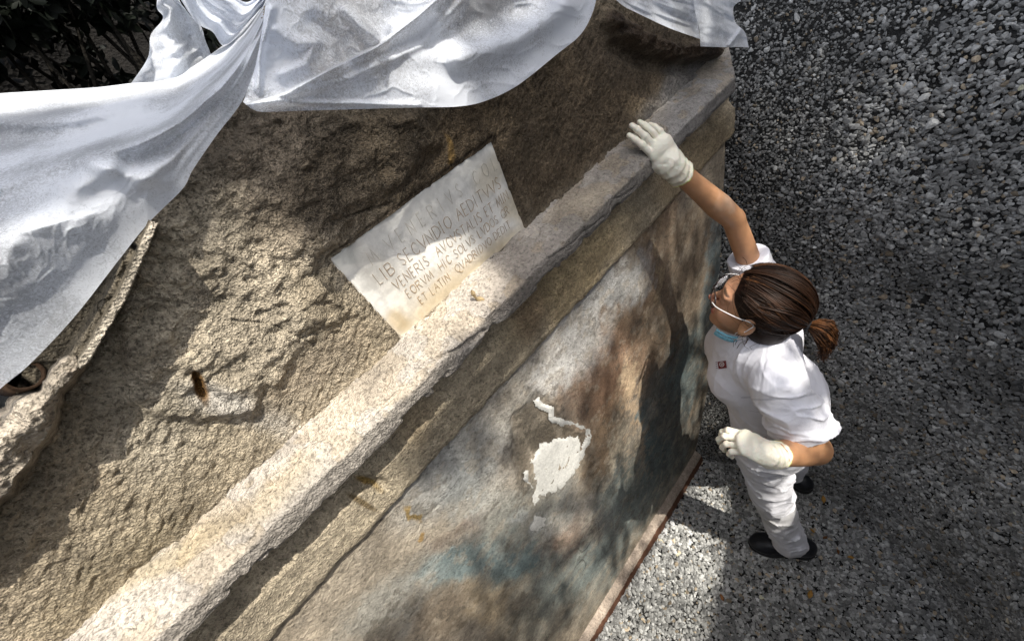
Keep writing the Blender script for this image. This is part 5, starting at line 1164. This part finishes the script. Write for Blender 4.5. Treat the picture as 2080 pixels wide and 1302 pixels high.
torus('hair_tie', hw(tie + vec(0, .002, 0)), HM @ vec(0, 1, 0), .0125, .0045, m_blk, hair)

# ---- glasses
m_fr, nt_, b_ = mat_new('dark_frame'); b_.inputs['Base Color'].default_value = (.02, .015, .015, 1); b_.inputs['Roughness'].default_value = .25
m_tp, nt_, b_ = mat_new('silver_temple'); b_.inputs['Base Color'].default_value = (.75, .74, .72, 1); b_.inputs['Roughness'].default_value = .3; b_.inputs['Metallic'].default_value = .4
m_gl, nt_, b_ = mat_new('lens_glass'); b_.inputs['Base Color'].default_value = (.85, .80, .78, 1); b_.inputs['Roughness'].default_value = .03; b_.inputs['Transmission Weight'].default_value = 1; b_.inputs['IOR'].default_value = 1.12; b_.inputs['Alpha'].default_value = .45
Vv, Ff = [], []
gl_y, gl_z = .112, .006
def lens_loop(s, k=1.0, n=28):
    out = []
    for i in range(n+1):
        a = 2*math.pi*i/n; x_ = math.cos(a); z_ = math.sin(a); x_ = math.copysign(abs(x_)**.75, x_)*.0275*k; z_ = math.copysign(abs(z_)**.8, z_)*.0195*k
        out.append(hw((s*(.0335) + x_, gl_y - .35*abs(s*.0335 + x_)**1.5/.066**.5, gl_z + z_ + .002)))
    return out
def hw_tube(pts, r, n=7): tubeline(Vv, Ff, pts, r, n)
for s in (-1, 1): hw_tube(lens_loop(s), .0018)
hw_tube([hw((x_, gl_y + .002, gl_z + .006 + .002*math.cos(x_*200))) for x_ in np.linspace(-.009, .009, 7)], .0013)
glasses = mesh_np('glasses', np.array(Vv), Ff, m_fr, person, True)
for s in (-1, 1):
    lp = lens_loop(s, .98); cen = np.mean(lp[:-1], 0); V = [cen] + lp[:-1]; back_ = [p - hF*.0012 for p in V]; n = len(lp)-1
    V2 = np.array(V + back_); Fq = [(0, 1+i, 1+(i+1) % n) for i in range(n)] + [(n+1, n+2+(i+1) % n, n+2+i) for i in range(n)]
    mesh_np('lens', V2, Fq, m_gl, glasses, False)
    Vv, Ff = [], []
    hw_tube(crom([hw((s*.060, gl_y-.012, gl_z+.010)), hw((s*.073, gl_y-.03, gl_z+.010)), hw((s*.0815, .03, gl_z+.010)), hw((s*.082, .0, gl_z+.012)), hw((s*.083, -.015, gl_z+.002))], 16), .0014)
    mesh_np('temple', np.array(Vv), Ff, m_tp, glasses, True)
# ---- face mask pulled down under the chin, its loops to the ears
m_mask = cloth_mat('pale_blue_mask', (.22, .50, .62), bump=.2)
def mask_sdf(P):
    q = hl(P); d = np.abs(sd_ell(q, (0, .030, -.080), (.060, .064, .050)) - .004) - .0018 + .0015*np.sin(q[..., 2]*500)
    d2_ = np.maximum(np.maximum(d, np.abs(q[..., 2] + .112 - .35*np.abs(q[..., 0])) - .018), -q[..., 1] - .0); return np.maximum(d2_, q[..., 1] - .060)
V, Q = snet(mask_sdf, Hc - .16, Hc + .16, .0026); mask = mesh_np('face_mask', V, Q, m_mask, person, True)
Vv, Ff = [], []; m_wh = cloth_mat('white_cord', (.8, .8, .8))
for s in (-1, 1):
    Vv, Ff = [], []
    hw_tube(crom([hw((s*.056, .012, -.078)), hw((s*.072, .012, -.045)), hw((s*.083, .0, -.025)), hw((s*.086, -.012, .012))], 12), .0013)
    hw_tube(crom([hw((s*.056, .010, -.098)), hw((s*.074, .0, -.06)), hw((s*.084, -.012, -.04))], 10), .0013)
    mesh_np('ear_loop', np.array(Vv), Ff, m_wh, mask, True)


# ---- printed badge on the shirt: small dark red square with a round emblem, tiny marks beside it
def on_shirt(P0, dirv, n=40):
    p = np.array(P0, float); dirv = unit(dirv)
    for _ in range(n):
        s_ = shirt_sdf(p[None])[0]; p = p + dirv*s_*.8
        if abs(s_) < 2e-4: break
    return p
def badge_quad(cx, cy, w_, h_, ang_, off, name, mat, par, inner=None, n=8, shape='sq'):
    """piece of print that follows the cloth: sight-line to the chest fixes its place, the shirt surface its form"""
    V, Fq = [], []; ca, sa = math.cos(ang_), math.sin(ang_)
    def hit(px_, py_):
        d = rays(np.array(px_), np.array(py_)); d = d/np.linalg.norm(d); t = .85
        for _ in range(60):
            s_ = shirt_sdf((CAM + d*t)[None])[0]
            if s_ < 3e-4: break
            t += s_*.7
        return CAM + d*(t - off)
    if shape == 'sq':
        for i in range(n+1):
            for j in range(n+1):
                u = (i/n-.5)*w_; v = (j/n-.5)*h_; V.append(hit(cx + u*ca - v*sa, cy + u*sa + v*ca))
        for i in range(n):
            for j in range(n): a = i*(n+1)+j; Fq.append((a, a+1, a+n+2, a+n+1))
    else:
        m = 20
        for i in range(m):
            a = 2*math.pi*i/m
            for r_ in (w_/2, h_/2): V.append(hit(cx + r_*math.cos(a), cy + r_*math.sin(a)))
        for i in range(m): j = (i+1) % m; Fq.append((2*i, 2*i+1, 2*j+1, 2*j))
    return mesh_np(name, np.array(V), Fq, mat, par, True)
m_red = cloth_mat('dark_red_print', (.16, .022, .025)); m_wp = cloth_mat('white_print', (.75, .72, .72)); m_gp = cloth_mat('grey_print', (.30, .27, .30))
bd_ = badge_quad(1467, 741, 17, 15, math.radians(-8), .0016, 'badge', m_red, shirt)
badge_quad(1466, 740, 10, 7.6, 0, .0024, 'emblem', m_wp, bd_, shape='ring'); badge_quad(1466, 740, 4.4, 2.6, 0, .0024, 'emblem', m_wp, bd_, shape='ring')
for k in range(4): badge_quad(1455 + .4*k, 735.5 + 4*k, 3.4, 1.5, math.radians(-8), .0016, 'print_mark', m_gp, shirt, n=2)
